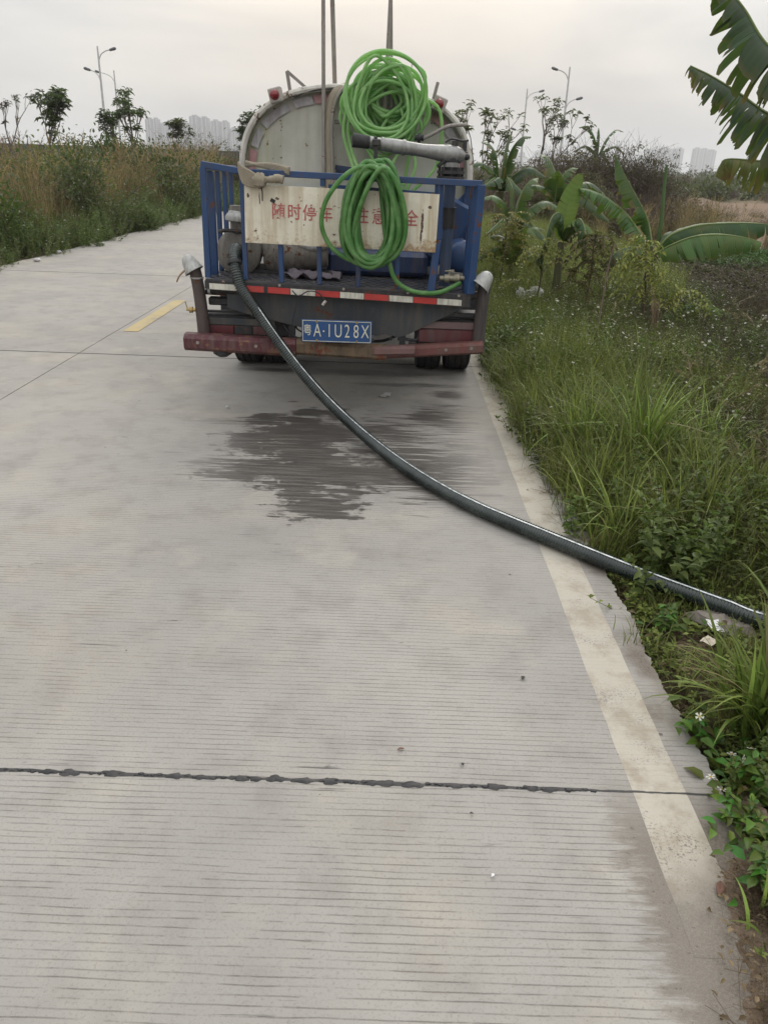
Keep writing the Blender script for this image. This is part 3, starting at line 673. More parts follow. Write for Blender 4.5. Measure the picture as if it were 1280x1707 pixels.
# railing
def rail(a, b, w=.034, name='rail_post', mat=None, h=None): return MB().bar(a, b, w, h).build(name, mat or BLUE, truck)
rail((-1.155, 5.05, 1.57), (-.90, 5.05, 1.535), .036, 'top_rail'); rail((-.898, 5.05, 1.535), (.515, 5.05, 1.515), .036, 'top_rail')
rail((-1.145, 5.05, 1.555), (-1.150, 5.05, .92), .036); rail((-.915, 5.055, 1.52), (-.915, 5.055, .915), .030)
for xx in (-.695, -.457, -.215, .028): rail((xx, 5.06, 1.16), (xx+.003, 5.06, dz(xx)), .030)
rail((-.435, 5.055, 1.52), (-.435, 5.055, 1.47), .028); rail((-.40, 5.062, 1.472), (.26, 5.062, 1.447), .022, 'middle_rail')
rail((.262, 5.06, 1.51), (.270, 5.05, 1.19), .04); rail((.270, 5.05, 1.19), (.245, 5.05, dz(.2)), .045)
rail((.505, 5.05, 1.51), (.485, 5.04, dz(.5)), .05)
rail((.490, 5.10, 1.50), (.468, 5.10, dz(.5)), .035); rail((.478, 5.2, 1.50), (.47, 5.2, dz(.5)), .035)
rail((-1.145, 5.07, 1.552), (-1.145, 6.02, 1.545), .034, 'side_rail'); rail((.505, 5.08, 1.515), (.49, 6.02, 1.50), .034, 'side_rail')
for k, yy in enumerate((5.24, 5.45, 5.67, 5.89)):
    rail((-1.145, yy, 1.53), (-1.148, yy, .915), .042 if k == 0 else .030)
    if k: rail((.50, yy, 1.5), (.488, yy, dz(.5)), .030)
# board with its lettering
bd = MB().box(-.902, .262, 5.020, 5.026, 1.128, 1.46, .001, rot=('Y', .018)).build('sign_board', BOARD, truck)
RED = paint('faded_red_lettering', (.40, .035, .045), .55, dirt=.7, dirtc=(.55, .50, .40), scale=40, bump=0)
for ch, px_ in (('随', -.698), ('时', -.603), ('停', -.510), ('车', -.412), ('注', -.195), ('意', -.095), ('安', .005), ('全', .103)):
    text('red_character', ch, px_, 1.318-.018*(px_+.7)*1.0, 5.0185, .098, RED, bd, .88, .0006, off=.0009)
MB().box(-.745, -.715, 5.016, 5.02, 1.371, 1.392, .002, rot=('Y', .5)).build('bolt_hole_patch', BLACK, bd)
# pump on the left of the deck
pu = MB().lathe((-1.02, 5.36, 1.04), (0, 1, 0), [(0, .05), (.0, .10), (.03, .145), (.10, .15), (.15, .12), (.17, .06), (.2, .06)], 32).build('pump', PUMPM, truck, smooth=True)
MB().lathe((-1.02, 5.62, 1.04), (0, 1, 0), [(-.1, .09), (0, .125), (.02, .125), (.02, .11), (.26, .11), (.28, .08), (.28, 0)], 28).build('pump_motor', PUMPM, pu, smooth=True)
MB().lathe((-.80, 5.52, 1.03), (1, 0, 0), [(-.06, .11), (0, .15), (.05, .15), (.07, .12), (.10, .12), (.32, .085), (.36, .07), (.36, 0)], 28).build('side_motor', PUMPM, pu, smooth=True)
mb = MB().lathe((-1.02, 5.40, 1.17), (0, 0, 1), [(0, .045), (.06, .045), (.065, .07), (.085, .07), (.09, .05), (.16, .045)], 20); mb.box(-1.08, -.96, 5.33, 5.47, 1.245, 1.27, .006)
mb.build('pump_neck', PUMPM, pu, smooth=True)
MB().lathe((-1.03, 5.36, 1.24), (.1, 0, 1), [(0, .06), (.02, .062), (.04, .05), (.06, .028), (.06, 0)], 20).build('pump_cap', ALU, pu, smooth=True)
MB().tube(crom([(-1.13, 5.35, 1.17), (-1.08, 5.33, 1.18), (-.95, 5.33, 1.175), (-.88, 5.35, 1.18)]), .012, 8).build('pump_pipe', FRAME, pu, smooth=True)
MB().box(-1.11, -.40, 5.40, 5.80, .90, .93, .004).box(-.62, -.50, 5.5, 5.6, .93, .97, .004).build('pump_base', FRAME, truck)
# grey bent pipe under the board
MB().tube(crom([(-.72, 5.45, 1.18), (-.66, 5.45, 1.13), (-.58, 5.45, 1.085), (-.49, 5.45, 1.085), (-.42, 5.45, 1.13), (-.38, 5.45, 1.20)]), .028, 12).build('bent_pipe', ALU, truck, smooth=True)
MB().box(-.64, -.52, 5.47, 5.5, 1.10, 1.20, .004).build('red_guard', TAPPK, truck)
# dark gear between deck and tank
MB().box(-.45, .24, 5.55, 5.85, .90, 1.06, .03).build('gear_box', BOX, truck)
MB().box(.28, .47, 5.60, 5.9, .98, 1.40, .02, rot=('Y', .45)).build('blue_chute', BLUE, truck)
MB().box(.305, .365, 5.565, 5.575, 1.20, 1.36, .0, rot=('Y', .45)).build('tape_segment', TAPLI, truck); MB().box(.262, .322, 5.565, 5.575, 1.12, 1.195, .0, rot=('Y', .45)).build('tape_segment', TAPPK, truck)
MB().lathe((.44, 5.35, 1.06), (0, 1, 0), [(0, 0), (.0, .06), (.02, .09), (.05, .10), (.35, .10), (.38, .06), (.38, 0)], 24).build('blue_cylinder', BLUE, truck, smooth=True)
MB().box(.36, .56, 5.5, 6.05, .895, .93, .01).build('grey_step', ALU, truck)
# water cannon on its standpipe
sp = MB().tube(crom([(.335, 5.20, .90), (.335, 5.20, 1.1), (.335, 5.20, 1.56)]), .036, 16).build('standpipe', paint('blue_grimy_pipe', (.04, .07, .14), .55, rust=.3, dirt=.65, dirtc=(.06, .055, .05), scale=8), truck, smooth=True)
MB().lathe((.335, 5.20, 1.25), (0, 0, 1), [(0, .037), (0, .042), (.115, .042), (.115, .05), (.122, .05), (.122, .037)], 20).build('pipe_sleeve', FRAME, sp, smooth=True)
mb = MB().lathe((.335, 5.20, 1.53), (0, 0, 1), [(0, .04), (0, .085), (.018, .085), (.018, .05), (.032, .05), (.032, .085), (.05, .085), (.05, .045), (.09, .045), (.10, .055), (.12, .055)], 24)
for k in range(8):
    a = k*math.pi/4; mb.cyl((.335+.07*math.cos(a), 5.2+.07*math.sin(a), 1.515), (.335+.07*math.cos(a), 5.2+.07*math.sin(a), 1.60), .009, n=6)
mb.build('pipe_flange', FRAME, truck, smooth=True)
A = np.array([-.262, 5.10, 1.728]); B = np.array([.37, 5.20, 1.665])
def along(u): return tuple(A+(B-A)*u)
ax = tuple((B-A)/np.linalg.norm(B-A)); L = float(np.linalg.norm(B-A))
cn = MB().lathe(tuple(A), ax, [(.10, .034), (.17, .034), (.17, .040), (.185, .040), (.185, .036), (.24, .040), (.30, .040), (.30, .044), (.315, .044), (.315, .038), (.42, .036), (.50, .042), (.58, .052), (.63, .052), (.67, .04), (.69, .015), (.69, 0)], 28).build('water_cannon', STEEL, truck, smooth=True)
MB().lathe(tuple(A), ax, [(.055, .028), (0, .024), (0, .040), (.055, .037), (.10, .037), (.10, .03)], 28).build('nozzle_cap', BLACK, cn, smooth=True)
MB().lathe((.335, 5.19, 1.60), (0, 0, 1), [(0, .05), (.02, .05), (.03, .038), (.09, .036)], 24).build('elbow_neck', STEEL, cn, smooth=True)
MB().bar((.30, 5.16, 1.64), (.25, 5.18, 1.60), .02).lathe(along(1.07), ax, [(0, .018), (.02, .018), (.03, .01), (.03, 0)], 12).build('cannon_bolts', FRAME, cn)
MB().tube(crom([(.29, 5.2, 1.735), (.33, 5.2, 1.755), (.40, 5.2, 1.745), (.43, 5.2, 1.75)]), .006, 8).cyl((.35, 5.2, 1.70), (.35, 5.2, 1.745), .02, n=10).cyl((.41, 5.2, 1.69), (.41, 5.2, 1.75), .012, n=10).build('cannon_lever', FRAME, cn)
MB().bar((-.125, 5.06, 1.75), (-.12, 5.05, 1.59), .022, .012).box(-.145, -.095, 5.04, 5.14, 1.70, 1.735, .004).build('hose_hook', FRAME, cn)
# duckbill sprinklers on both corners
def sprinkler(name, c, axis, prof, mat, flat=1): return MB().lathe(c, axis, prof, 28).build(name, mat, truck, smooth=True)
sq = MB().tube(crom([(-1.245, 5.1, 1.0), (-1.235, 5.1, .92), (-1.225, 5.1, .82), (-1.215, 5.1, .68), (-1.21, 5.1, .56)]), [.035]*2+[.036]*31, 14) if False else MB().tube(crom([(-1.252, 5.1, 1.0), (-1.235, 5.1, .90), (-1.222, 5.1, .78), (-1.215, 5.1, .66), (-1.21, 5.1, .54)]), np.linspace(.037, .040, 33), 14)
dp_ = sq.build('drop_pipe', paint('rust_brown_pipe', (.075, .055, .05), .7, rust=.3, dirt=.5, scale=10), truck, smooth=True)
MB().tube([(-1.235, 5.1, .905), (-1.235, 5.1, .915)], .043, 14).build('pipe_clip', ALU, dp_)
def bell(apex, axis, L, r):
    pr = [(0, 0), (.004, r*.30), (.014, r*.52), (.032, r*.68), (L*.55, r*.80), (L*.85, r*.93), (L, r*1.04), (L+.004, r*1.04), (L-.002, r*.98), (L*.6, r*.75), (.03, r*.5), (.02, 0)]
    return MB().lathe(apex, axis, pr, 32).build('spray_scoop', ALU, truck, smooth=True)
bell((-1.297, 5.09, 1.045), (.50, -.12, -.86), .105, .060)
MB().tube(crom([(-1.30, 5.06, .955), (-1.33, 5.05, .925), (-1.352, 5.05, .885)]), [.012]*8+[.010]*8+[.007], 8, flat=.5).build('scoop_lever', paint('tan_rust', (.25, .16, .09), .8, rust=.3), truck)
bell((.612, 5.08, 1.005), (-.60, -.22, -.80), .105, .064)
MB().box(-1.20, -.70, 5.12, 5.30, .795, .83, .01, rot=('Y', .03)).box(-1.18, -.80, 5.14, 5.20, .735, .785, .008).box(-1.20, -.85, 5.17, 5.20, .683, .697, .002).box(-.92, -.60, 5.15, 5.3, .62, .80, .01).build('corner_bracket', FRAME, truck)
MB().tube(crom([(-1.16, 5.1, .845), (-1.1, 5.1, .845), (-1.0, 5.12, .835), (-.88, 5.14, .80)]), .030, 12).build('feed_pipe', FRAME, truck, smooth=True)
MB().tube([(-1.165, 5.1, .845), (-1.15, 5.1, .845)], .036, 14).build('pipe_clip', ALU, truck)
MB().lathe((-1.25, 5.08, .712), (-1, 0, 0), [(0, .012), (.02, .012), (.02, .02), (.04, .02), (.04, .008), (.06, .008), (.06, 0)], 10).bar((-1.30, 5.08, .71), (-1.315, 5.08, .76), .006).build('brass_tap', BRASS, truck)
MB().tube(crom([(.59, 5.1, .96), (.585, 5.1, .90), (.578, 5.1, .78), (.575, 5.1, .64), (.575, 5.1, .50)]), .040, 14).tube([(.55, 5.12, .86), (.42, 5.14, .84)], .025, 10).build('drop_pipe', paint('dark_drop_pipe', (.05, .042, .042), .7, rust=.25, dirt=.5, scale=10), truck, smooth=True)
# little brass valve on the deck
MB().lathe((.30, 5.12, .955), (1, 0, .03), [(0, .016), (.03, .016), (.03, .026), (.06, .026), (.06, .018), (.09, .02), (.10, .028), (.125, .028), (.13, .014), (.17, .014)], 14).cyl((.36, 5.12, .96), (.36, 5.12, 1.0), .008, n=8).bar((.33, 5.12, 1.0), (.39, 5.12, 1.005), .01).build('hose_valve', paint('grey_brass', (.33, .30, .22), .45, metal=.5, dirt=.5, scale=30), truck, smooth=True)
# cab, fuel tank, mirrors ahead of the tank
cab = MB().box(-1.23, .59, 9.55, 11.1, .75, 2.05, .08).build('cab', BLUE, truck)
MB().box(-1.1, .46, 9.54, 9.56, 1.45, 1.85, .02).build('rear_window', GLASS, cab); MB().box(-1.1, .46, 11.095, 11.11, 1.35, 1.9, .02).build('windscreen', GLASS, cab)
for sx_ in (-1.235, .585): MB().box(sx_, sx_+.01, 9.9, 10.75, 1.38, 1.88, .004).build('side_window', GLASS, cab)
MB().box(-1.18, .54, 9.6, 11.15, .45, .75, .04).build('cab_skirt', FRAME, cab)
for a, b in ((-1.25, -1.38), (.61, .74)): MB().bar((a, 11.0, 1.8), (b, 11.0, 1.75), .02).box(b-.06, b+.06, 10.98, 11.02, 1.4, 1.75, .01).build('mirror', BLACK, cab)
MB().lathe((.35, 7.6, .55), (0, 1, 0), [(0, 0), (0, .2), (.9, .2), (.9, 0)], 20).build('fuel_tank', FRAME, truck, smooth=True)

# ------------------------------------------------------------------ hoses
t = NT('pale_green_pvc'); n1 = t.noise(11, 4, .6)
gc = t.mix(t.ss(n1, .3, .7), (.24, .46, .17), (.42, .62, .30))
p = t.pb(gc, .3, 0, None, Specular_IOR_Level=.5); tl_ = t.n('ShaderNodeBsdfTranslucent'); t.put(tl_.inputs['Color'], (.55, .85, .36))
ms = t.n('ShaderNodeMixShader'); ms.inputs[0].default_value = .45; t.t.links.new(p, ms.inputs[1]); t.t.links.new(tl_.outputs[0], ms.inputs[2]); GREENP = t.end(ms.outputs[0])
t = NT('green_pvc'); n1 = t.noise(14, 4, .6)
gc = t.mix(t.ss(n1, .3, .7), (.075, .22, .055), (.19, .37, .13))
p = t.pb(gc, .28, 0, None, Specular_IOR_Level=.5); tl_ = t.n('ShaderNodeBsdfTranslucent'); t.put(tl_.inputs['Color'], (.20, .48, .13))
ms = t.n('ShaderNodeMixShader'); ms.inputs[0].default_value = .38; t.t.links.new(p, ms.inputs[1]); t.t.links.new(tl_.outputs[0], ms.inputs[2]); GREEN = t.end(ms.outputs[0])
def coil(name, label, cx, cy, cz, fa, loops, r, seed, extra=None, pre=None, pts=26, gm=None):
    rs = np.random.default_rng(seed); P = list(pre or [])
    pa = None
    for k in range(loops):
        q = fa(k, rs)
        if pa is None: pa = q
        for j in range(pts):
            u = j/pts; w = u*u*(3-2*u); a, b, ox, oy, oz, rot_, sh = [pa[i]*(1-w)+q[i]*w for i in range(7)]
            th = math.pi/2+2*math.pi*u
            ex, ez = a*math.cos(th)*(1-sh*math.sin(th)), b*math.sin(th)
            P.append((cx+ox+ex*math.cos(rot_)-ez*math.sin(rot_), cy+oy+.02*math.sin(th*2+k), cz+oz+ex*math.sin(rot_)+ez*math.cos(rot_)))
        pa = q
    P += list(extra or [])
    P = crom(np.array(P)[::2], 5)
    o = thing(name, label, 'hose', (cx, cy, cz))
    MB().tube(P, r, 10).build('hose_tube', gm or GREEN, o, smooth=True); return o
coil('garden_hose', 'tangled light green hose coil slung over the top of the tank on the right upright', -.085, 5.80, 1.965,
     lambda k, rs: (rs.uniform(.12, .25) if k % 5 else .26, rs.uniform(.12, .27), rs.uniform(-.07, .08), -.06+k*.008, rs.uniform(-.10, .05), rs.uniform(-1.5, 1.5), rs.uniform(-.5, .5)), 21, .0112, 4, gm=GREENP,
     extra=[(.12, 5.8, 2.02), (.22, 5.8, 2.02), (.28, 5.82, 1.93), (.30, 5.84, 1.75), (.28, 5.84, 1.62), (.18, 5.84, 1.50), (.10, 5.84, 1.42)],
     pre=[(.05, 5.86, 1.42), (.10, 5.86, 1.55), (.10, 5.86, 1.75), (.02, 5.84, 2.1)])
strand = thing('garden_hose', 'loose strands of green hose hanging from the upper coil down behind the cannon', 'hose', (-.1, 5.85, 1.6))
for pts in ([(-.30, 5.84, 2.0), (-.33, 5.82, 1.80), (-.28, 5.80, 1.62), (-.20, 5.72, 1.50)], [(-.22, 5.84, 1.9), (-.22, 5.82, 1.74), (-.12, 5.80, 1.58), (-.02, 5.76, 1.46)], [(.02, 5.84, 1.95), (.06, 5.82, 1.78), (-.02, 5.8, 1.62), (-.08, 5.76, 1.50)], [(-.06, 5.85, 1.9), (-.16, 5.83, 1.72), (-.10, 5.8, 1.6), (.06, 5.78, 1.48)], [(.14, 5.84, 2.0), (.10, 5.83, 1.75), (.13, 5.82, 1.6), (.07, 5.8, 1.42)], [(-.34, 5.83, 1.95), (-.36, 5.82, 1.78), (-.30, 5.8, 1.60), (-.24, 5.74, 1.44)]):
    MB().tube(crom(pts, 8), .0115, 9).build('hose_strand', GREENP, strand, smooth=True)
# inner small loops seen against the sky: a second, tighter hank of the same hose
coil('garden_hose', 'tighter hank of green hose looped around the right upright above the tank edge', -.07, 5.86, 2.05,
     lambda k, rs: (rs.uniform(.08, .20), rs.uniform(.07, .17), rs.uniform(-.06, .06), -.02+k*.016, rs.uniform(-.12, .04), rs.uniform(-1.3, 1.3), rs.uniform(-.5, .5)), 7, .0125, 8, gm=GREENP)
coil('garden_hose', 'green hose hanging in a long oval coil below the water cannon before the board', -.125, 4.965, 1.335,
     lambda k, rs: ((rs.uniform(.095, .19) if k not in (5,) else .245), rs.uniform(.24, .32), (rs.uniform(-.02, .03) if k != 5 else -.09), -.045+k*.0055, rs.uniform(-.03, .0), rs.uniform(-.20, .16), rs.uniform(.1, .4)), 21, .0142, 11,
     extra=[(-.02, 4.99, 1.05), (.02, 5.0, .96), (.08, 5.0, .905), (.17, 5.0, .880), (.27, 5.0, .880), (.36, 5.02, .905), (.43, 5.08, .935), (.47, 5.12, .955)])
t = NT('tan_canvas'); n1 = t.noise(60, 3, .6, stretch=(1, 1, .25)); n2 = t.noise(9, 4)
CANVAS = t.end(t.pb(t.mix(n2, (.20, .17, .125), (.33, .29, .215)), .9, 0, t.bump(n1, .9, .012)))
tn = thing('canvas_hose', 'flattened tan canvas hose draped over the tank rim beside the left upright', 'hose', (-.47, 5.9, 1.3))
P = crom([(-.30, 6.25, 2.06), (-.36, 6.05, 2.085), (-.42, 5.93, 2.04), (-.465, 5.91, 1.93), (-.475, 5.905, 1.78), (-.468, 5.905, 1.6), (-.465, 5.90, 1.40), (-.46, 5.9, 1.22)])
MB().tube(P, .033, 12, flat=.55).build('canvas_tube', CANVAS, tn, smooth=True)
MB().tube(P+np.array([.03, -.014, 0]), .012, 8).build('seam_cord', RUSTP, tn, smooth=True)
# knotted canvas on the left rail
kn = thing('knotted_canvas', 'beige canvas cloth knotted around the blue rail at the left corner', 'cloth', (-.86, 5.0, 1.53))
mb = MB()
for k in range(7):
    o_ = k*.013
    mb.tube(crom([(-.93, 5.03, 1.585-o_*.5), (-.90, 4.995, 1.56-o_), (-.84, 4.985, 1.53-o_*.9), (-.79, 4.985, 1.50-o_*.4)]), [.007]*8+[.010]*8+[.009]*8+[.007], 7)
for k in range(4): mb.tube(crom([(-.90, 5.09, 1.57+k*.006), (-.80, 5.10, 1.58-k*.004), (-.70, 5.06, 1.575-k*.008), (-.63, 5.03, 1.56-k*.008)]), .011, 7)
mb.build('wrapped_strands', CANVAS, kn, smooth=True)
def lump(mb, c, rx, ry, rz, sd, n=14, m=10):
    V = []; rs = random.Random(sd); p = [rs.uniform(0, 6) for _ in range(4)]
    for i in range(m+1):
        a = math.pi*i/m
        for j in range(n):
            b = 2*math.pi*j/n; q = 1+.10*math.sin(3*b+p[0]+a*2)+.08*math.sin(5*b+p[1])*math.sin(a)+.07*math.sin(7*a+p[2])
            V.append((c[0]+rx*q*math.sin(a)*math.cos(b), c[1]+ry*q*math.sin(a)*math.sin(b), c[2]+rz*q*math.cos(a)))
    F = [(i*n+j, (i+1)*n+j, (i+1)*n+(j+1) % n, i*n+(j+1) % n) for i in range(m) for j in range(n)]
    mb.add(V, F)
mb = MB(); lump(mb, (-.80, 4.98, 1.492), .045, .035, .042, 1); mb.build('knot', CANVAS, kn, smooth=True)
mb = MB(); mb.tube(crom([(-.77, 4.985, 1.495), (-.73, 4.98, 1.50), (-.69, 4.98, 1.505), (-.66, 4.98, 1.50)]), [.022]*6+[.026]*6+[.032]*6+[.030]*6+[.036], 12, flat=.8); mb.build('knot_tail', CANVAS, kn, smooth=True)
MB().tube(crom([(-.79, 4.97, 1.46), (-.785, 4.975, 1.43), (-.787, 4.985, 1.38)]), .004, 6).build('loose_string', BLACK, kn)
cl = MB()
rs = random.Random(2); V = []; N = 18
for i in range(N):
    for j in range(10):
        xx = -.70+.36*i/(N-1); yy = 5.22+.26*j/9; V.append((xx, yy, dz(xx)+.012+.035*vnoise(xx, yy, 14, 3)+.02*math.sin(i*1.3+j)*.6))
F = [(i*10+j, (i+1)*10+j, (i+1)*10+j+1, i*10+j+1) for i in range(N-1) for j in range(9)]
o = cl.add(V, F).build('crumpled_cloth', paint('mauve_cloth', (.13, .11, .13), .9, dirt=.3), None, smooth=True)
md = o.modifiers.new('thick', 'SOLIDIFY'); md.thickness = .004
tag(o, 'crumpled mauve-grey cloth lying on the truck deck below the board', 'cloth')

# ribbed suction hose
hp = np.array([(-.985, 5.37, 1.02), (-.992, 5.25, 1.07), (-.990, 5.15, 1.085), (-.985, 5.07, 1.045), (-.970, 5.03, .965), (-.935, 5.01, .865)])
hp2 = np.array(HOSE2)
P = crom(np.vstack([hp, hp2]), 60)
seg = np.r_[0, np.cumsum(np.linalg.norm(np.diff(P, axis=0), axis=1))]
s_ = np.arange(0, seg[-1], .0036); P = np.stack([np.interp(s_, seg, P[:, k]) for k in range(3)], 1)
rr = .0340+.0026*np.sin(2*math.pi*s_/.0144)
t = NT('ribbed_hose_rubber'); n1 = t.noise(6, 4, .6); n2 = t.noise(50, 3)
RIB = t.end(t.pb(t.mix(t.ss(n1, .35, .7), (.008, .015, .013), (.028, .038, .034)), t.ma('MULTIPLY_ADD', n2, .2, .12), 0, t.bump(n2, .1, .001), Coat_Weight=.35, Coat_Roughness=.15, Specular_IOR_Level=.45))
sh_ = thing('suction_hose', 'thick ribbed dark suction hose running from the truck pump across the road into grass', 'hose', (-.1, 4.6, 0))
ho = MB().tube(P, rr, 18).build('hose_tube', RIB, sh_, smooth=False); ho.data.polygons.foreach_set('use_smooth', np.ones(len(ho.data.polygons), bool))
# pale line on the hose's upper side: mostly painted highlight, partly print
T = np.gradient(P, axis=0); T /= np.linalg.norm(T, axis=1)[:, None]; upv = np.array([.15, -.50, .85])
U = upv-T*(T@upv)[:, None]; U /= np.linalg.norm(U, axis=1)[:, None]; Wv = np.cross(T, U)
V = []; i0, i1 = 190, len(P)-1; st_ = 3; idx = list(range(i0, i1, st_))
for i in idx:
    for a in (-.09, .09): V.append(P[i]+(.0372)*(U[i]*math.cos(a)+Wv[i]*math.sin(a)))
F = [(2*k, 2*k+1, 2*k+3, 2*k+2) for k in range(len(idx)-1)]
t = NT('highlight_print_line'); n1 = t.noise(40, 3, .6, stretch=(1, 1, 1)); 
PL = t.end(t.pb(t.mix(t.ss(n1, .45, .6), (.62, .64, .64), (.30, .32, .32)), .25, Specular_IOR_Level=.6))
mk('highlight_print_line', V, F, PL, sh_, smooth=True)
for q in (118, 123): pass
MB().lathe(P[100], T[100], [(-.01, .0445), (.01, .0445)], 20).build('hose_clamp', FRAME, sh_)

# ------------------------------------------------------------------ litter
PAPER = paint('white_paper', (.72, .71, .70), .8, dirt=.15, scale=30); CARD = paint('cream_card', (.55, .48, .38), .85, dirt=.3, scale=30)
def sheet(name, pts, z, mat, label, cat, bend=.003, n=6):
    """crumpled four-cornered sheet"""
    A, B, C_, D = [np.array((*p, 0.)) for p in pts]; V = []
    for i in range(n):
        for j in range(n):
            u, v = i/(n-1), j/(n-1); p = (A*(1-u)+B*u)*(1-v)+(D*(1-u)+C_*u)*v
            V.append((p[0]+.002*math.sin(v*9), p[1]+.002*math.sin(u*8), z+bend*math.sin(u*4+v*3)+bend*.6*math.sin(v*7+u)))
    F = [(i*n+j, (i+1)*n+j, (i+1)*n+j+1, i*n+j+1) for i in range(n-1) for j in range(n-1)]
    o = MB().add(V, F).build(name, mat, None); m = o.modifiers.new('thick', 'SOLIDIFY'); m.thickness = .0012
    return tag(o, label, cat)
sheet('paper_scrap', [(1.256, 2.535), (1.304, 2.53), (1.310, 2.615), (1.262, 2.62)], .026, PAPER, 'bright white paper scrap lying on the soil just beyond the suction hose', 'paper')
sheet('paper_scrap', [(1.180, 2.455), (1.213, 2.425), (1.256, 2.463), (1.225, 2.497)], .030, CARD, 'cream diamond shaped card scrap below the white paper on the soil', 'paper', bend=.004)
LEAFD = paint('dry_leaf', (.16, .075, .05), .8, dirt=.3, scale=30); LEAFK = paint('dark_leaf', (.05, .04, .04), .8, scale=30)
def dry_leaf(x, y, L, w, rz, mat, label, z=.006, curl=.012):
    V = []; n = 9
    for i in range(n):
        u = i/(n-1); ww = w*math.sin(math.pi*min(1, u*.96+.03))**.8
        for s in (-1, 0, 1): V.append(((u-.5)*L, s*ww, min(curl, w*.45)*abs(s)*math.sin(u*3)+min(curl, w*.4)*math.sin(u*5)+z))
    F = [(i*3+j, (i+1)*3+j, (i+1)*3+j+1, i*3+j+1) for i in range(n-1) for j in range(2)]
    o = MB().add(V, F).build('fallen_leaf', mat, None, smooth=True); o.location = (x, y, 0); o.rotation_euler.z = rz
    m = o.modifiers.new('thick', 'SOLIDIFY'); m.thickness = .0006
    return tag(o, label, 'leaf')
dry_leaf(.497, 2.225, .026, .007, 1.2, LEAFK, 'dark curled leaf lying on the road left of the white line')
dry_leaf(.855, 1.385, .055, .010, 1.1, LEAFD, 'reddish brown dry leaf standing on the sand at the road edge', curl=.02)
dry_leaf(.075, 1.845, .024, .004, .5, LEAFD, 'small brown curled leaf on the grooves beyond the tar joint')
dry_leaf(.265, 1.60, .011, .003, .2, LEAFK, 'small dark flake on the road just this side of the tar joint')
dry_leaf(.955, 1.13, .045, .014, 2.2, paint('tan_leaf', (.30, .17, .08), .8, scale=30), 'tan dry leaf in the soil at the bottom right corner', z=.0)
dry_leaf(.255, 1.79, .014, .005, 1.8, LEAFK, 'tiny dark curled flake right of the small brown leaf')
CRP = paint('crushed_plastic', (.52, .50, .49), .5, dirt=.4, scale=40)
mb = MB(); rs = random.Random(6)
for k in range(7):
    a, b = rs.uniform(-.03, .03), rs.uniform(-.012, .012); mb.box(a-.022, a+.022, b-.008, b+.008, .004+k*.003, .012+k*.004, .001, rot=('XYZ'[k % 3], rs.uniform(-.5, .5)))
o = mb.build('crushed_packet', CRP, None); o.location = (-.02, 5.73, 0); tag(o, 'small crushed grey packet on the road behind the truck', 'litter')
dry_leaf(-1.125, 5.30, .03, .012, .3, PAPER, 'tiny pale scrap on the road left of the wet patch')
dry_leaf(.30, 1.40, .014, .004, 1., PAPER, 'tiny white flake on the road in the lower right')
mb = MB(); rs = random.Random(16)
for k in range(9): lump(mb, (rs.uniform(-.12, .12), rs.uniform(-.08, .08), .06+rs.uniform(0, .10)), rs.uniform(.05, .09), rs.uniform(.05, .08), rs.uniform(.04, .08), k, 12, 8)
o = mb.build('white_plastic_bag', PAPER, None); o.location = (1.62, 9.45, .14); tag(o, 'crumpled white plastic bag caught in the roadside grass', 'bag')
ROCK = paint('grey_stone', (.24, .21, .18), .9, dirt=.5, scale=12)
mb = MB(); lump(mb, (0, 0, 0), .13, .075, .04, 3, 16, 8); o = mb.build('flat_stone', ROCK, None); o.location = (1.355, 2.66, -.015); o.rotation_euler.z = -.5
tag(o, 'flat grey stone slab half buried under the hose beside the white paper', 'stone')
def stone(x, y, r, sd, label):
    mb = MB(); lump(mb, (0, 0, 0), r, r*.8, r*.55, sd, 10, 6); o = mb.build('stone', ROCK, None); o.location = (x, y, float(ground_z(x, y))+r*.2); o.rotation_euler.z = sd
    return tag(o, label, 'stone', 'stones in the roadside soil')
stone(1.10, 2.33, .022, 1, 'small grey stone in the dark soil by the ragged road edge'); stone(1.17, 2.36, .016, 2, 'small stone right of the cream card'); stone(1.02, 2.02, .014, 4, 'pebble against the ragged road edge under the long grass')
stone(1.33, 3.02, .03, 7, 'grey stone in the soil just beyond the hose')
for k, (a, b) in enumerate(((-5.7, 13.0), (-5.82, 14.2), (-5.6, 15.8))):
    mb = MB(); lump(mb, (0, 0, 0), .06-.012*k, .045, .03, k+20, 12, 7); o = mb.build('rubble_lump', CRP, None); o.location = (a, b, .03); tag(o, ['pale rubble lump nearest on the left road edge', 'middle pale rubble lump on the left road edge', 'farthest pale rubble lump on the left road edge'][k], 'rubble', 'rubble lumps on the left road edge')

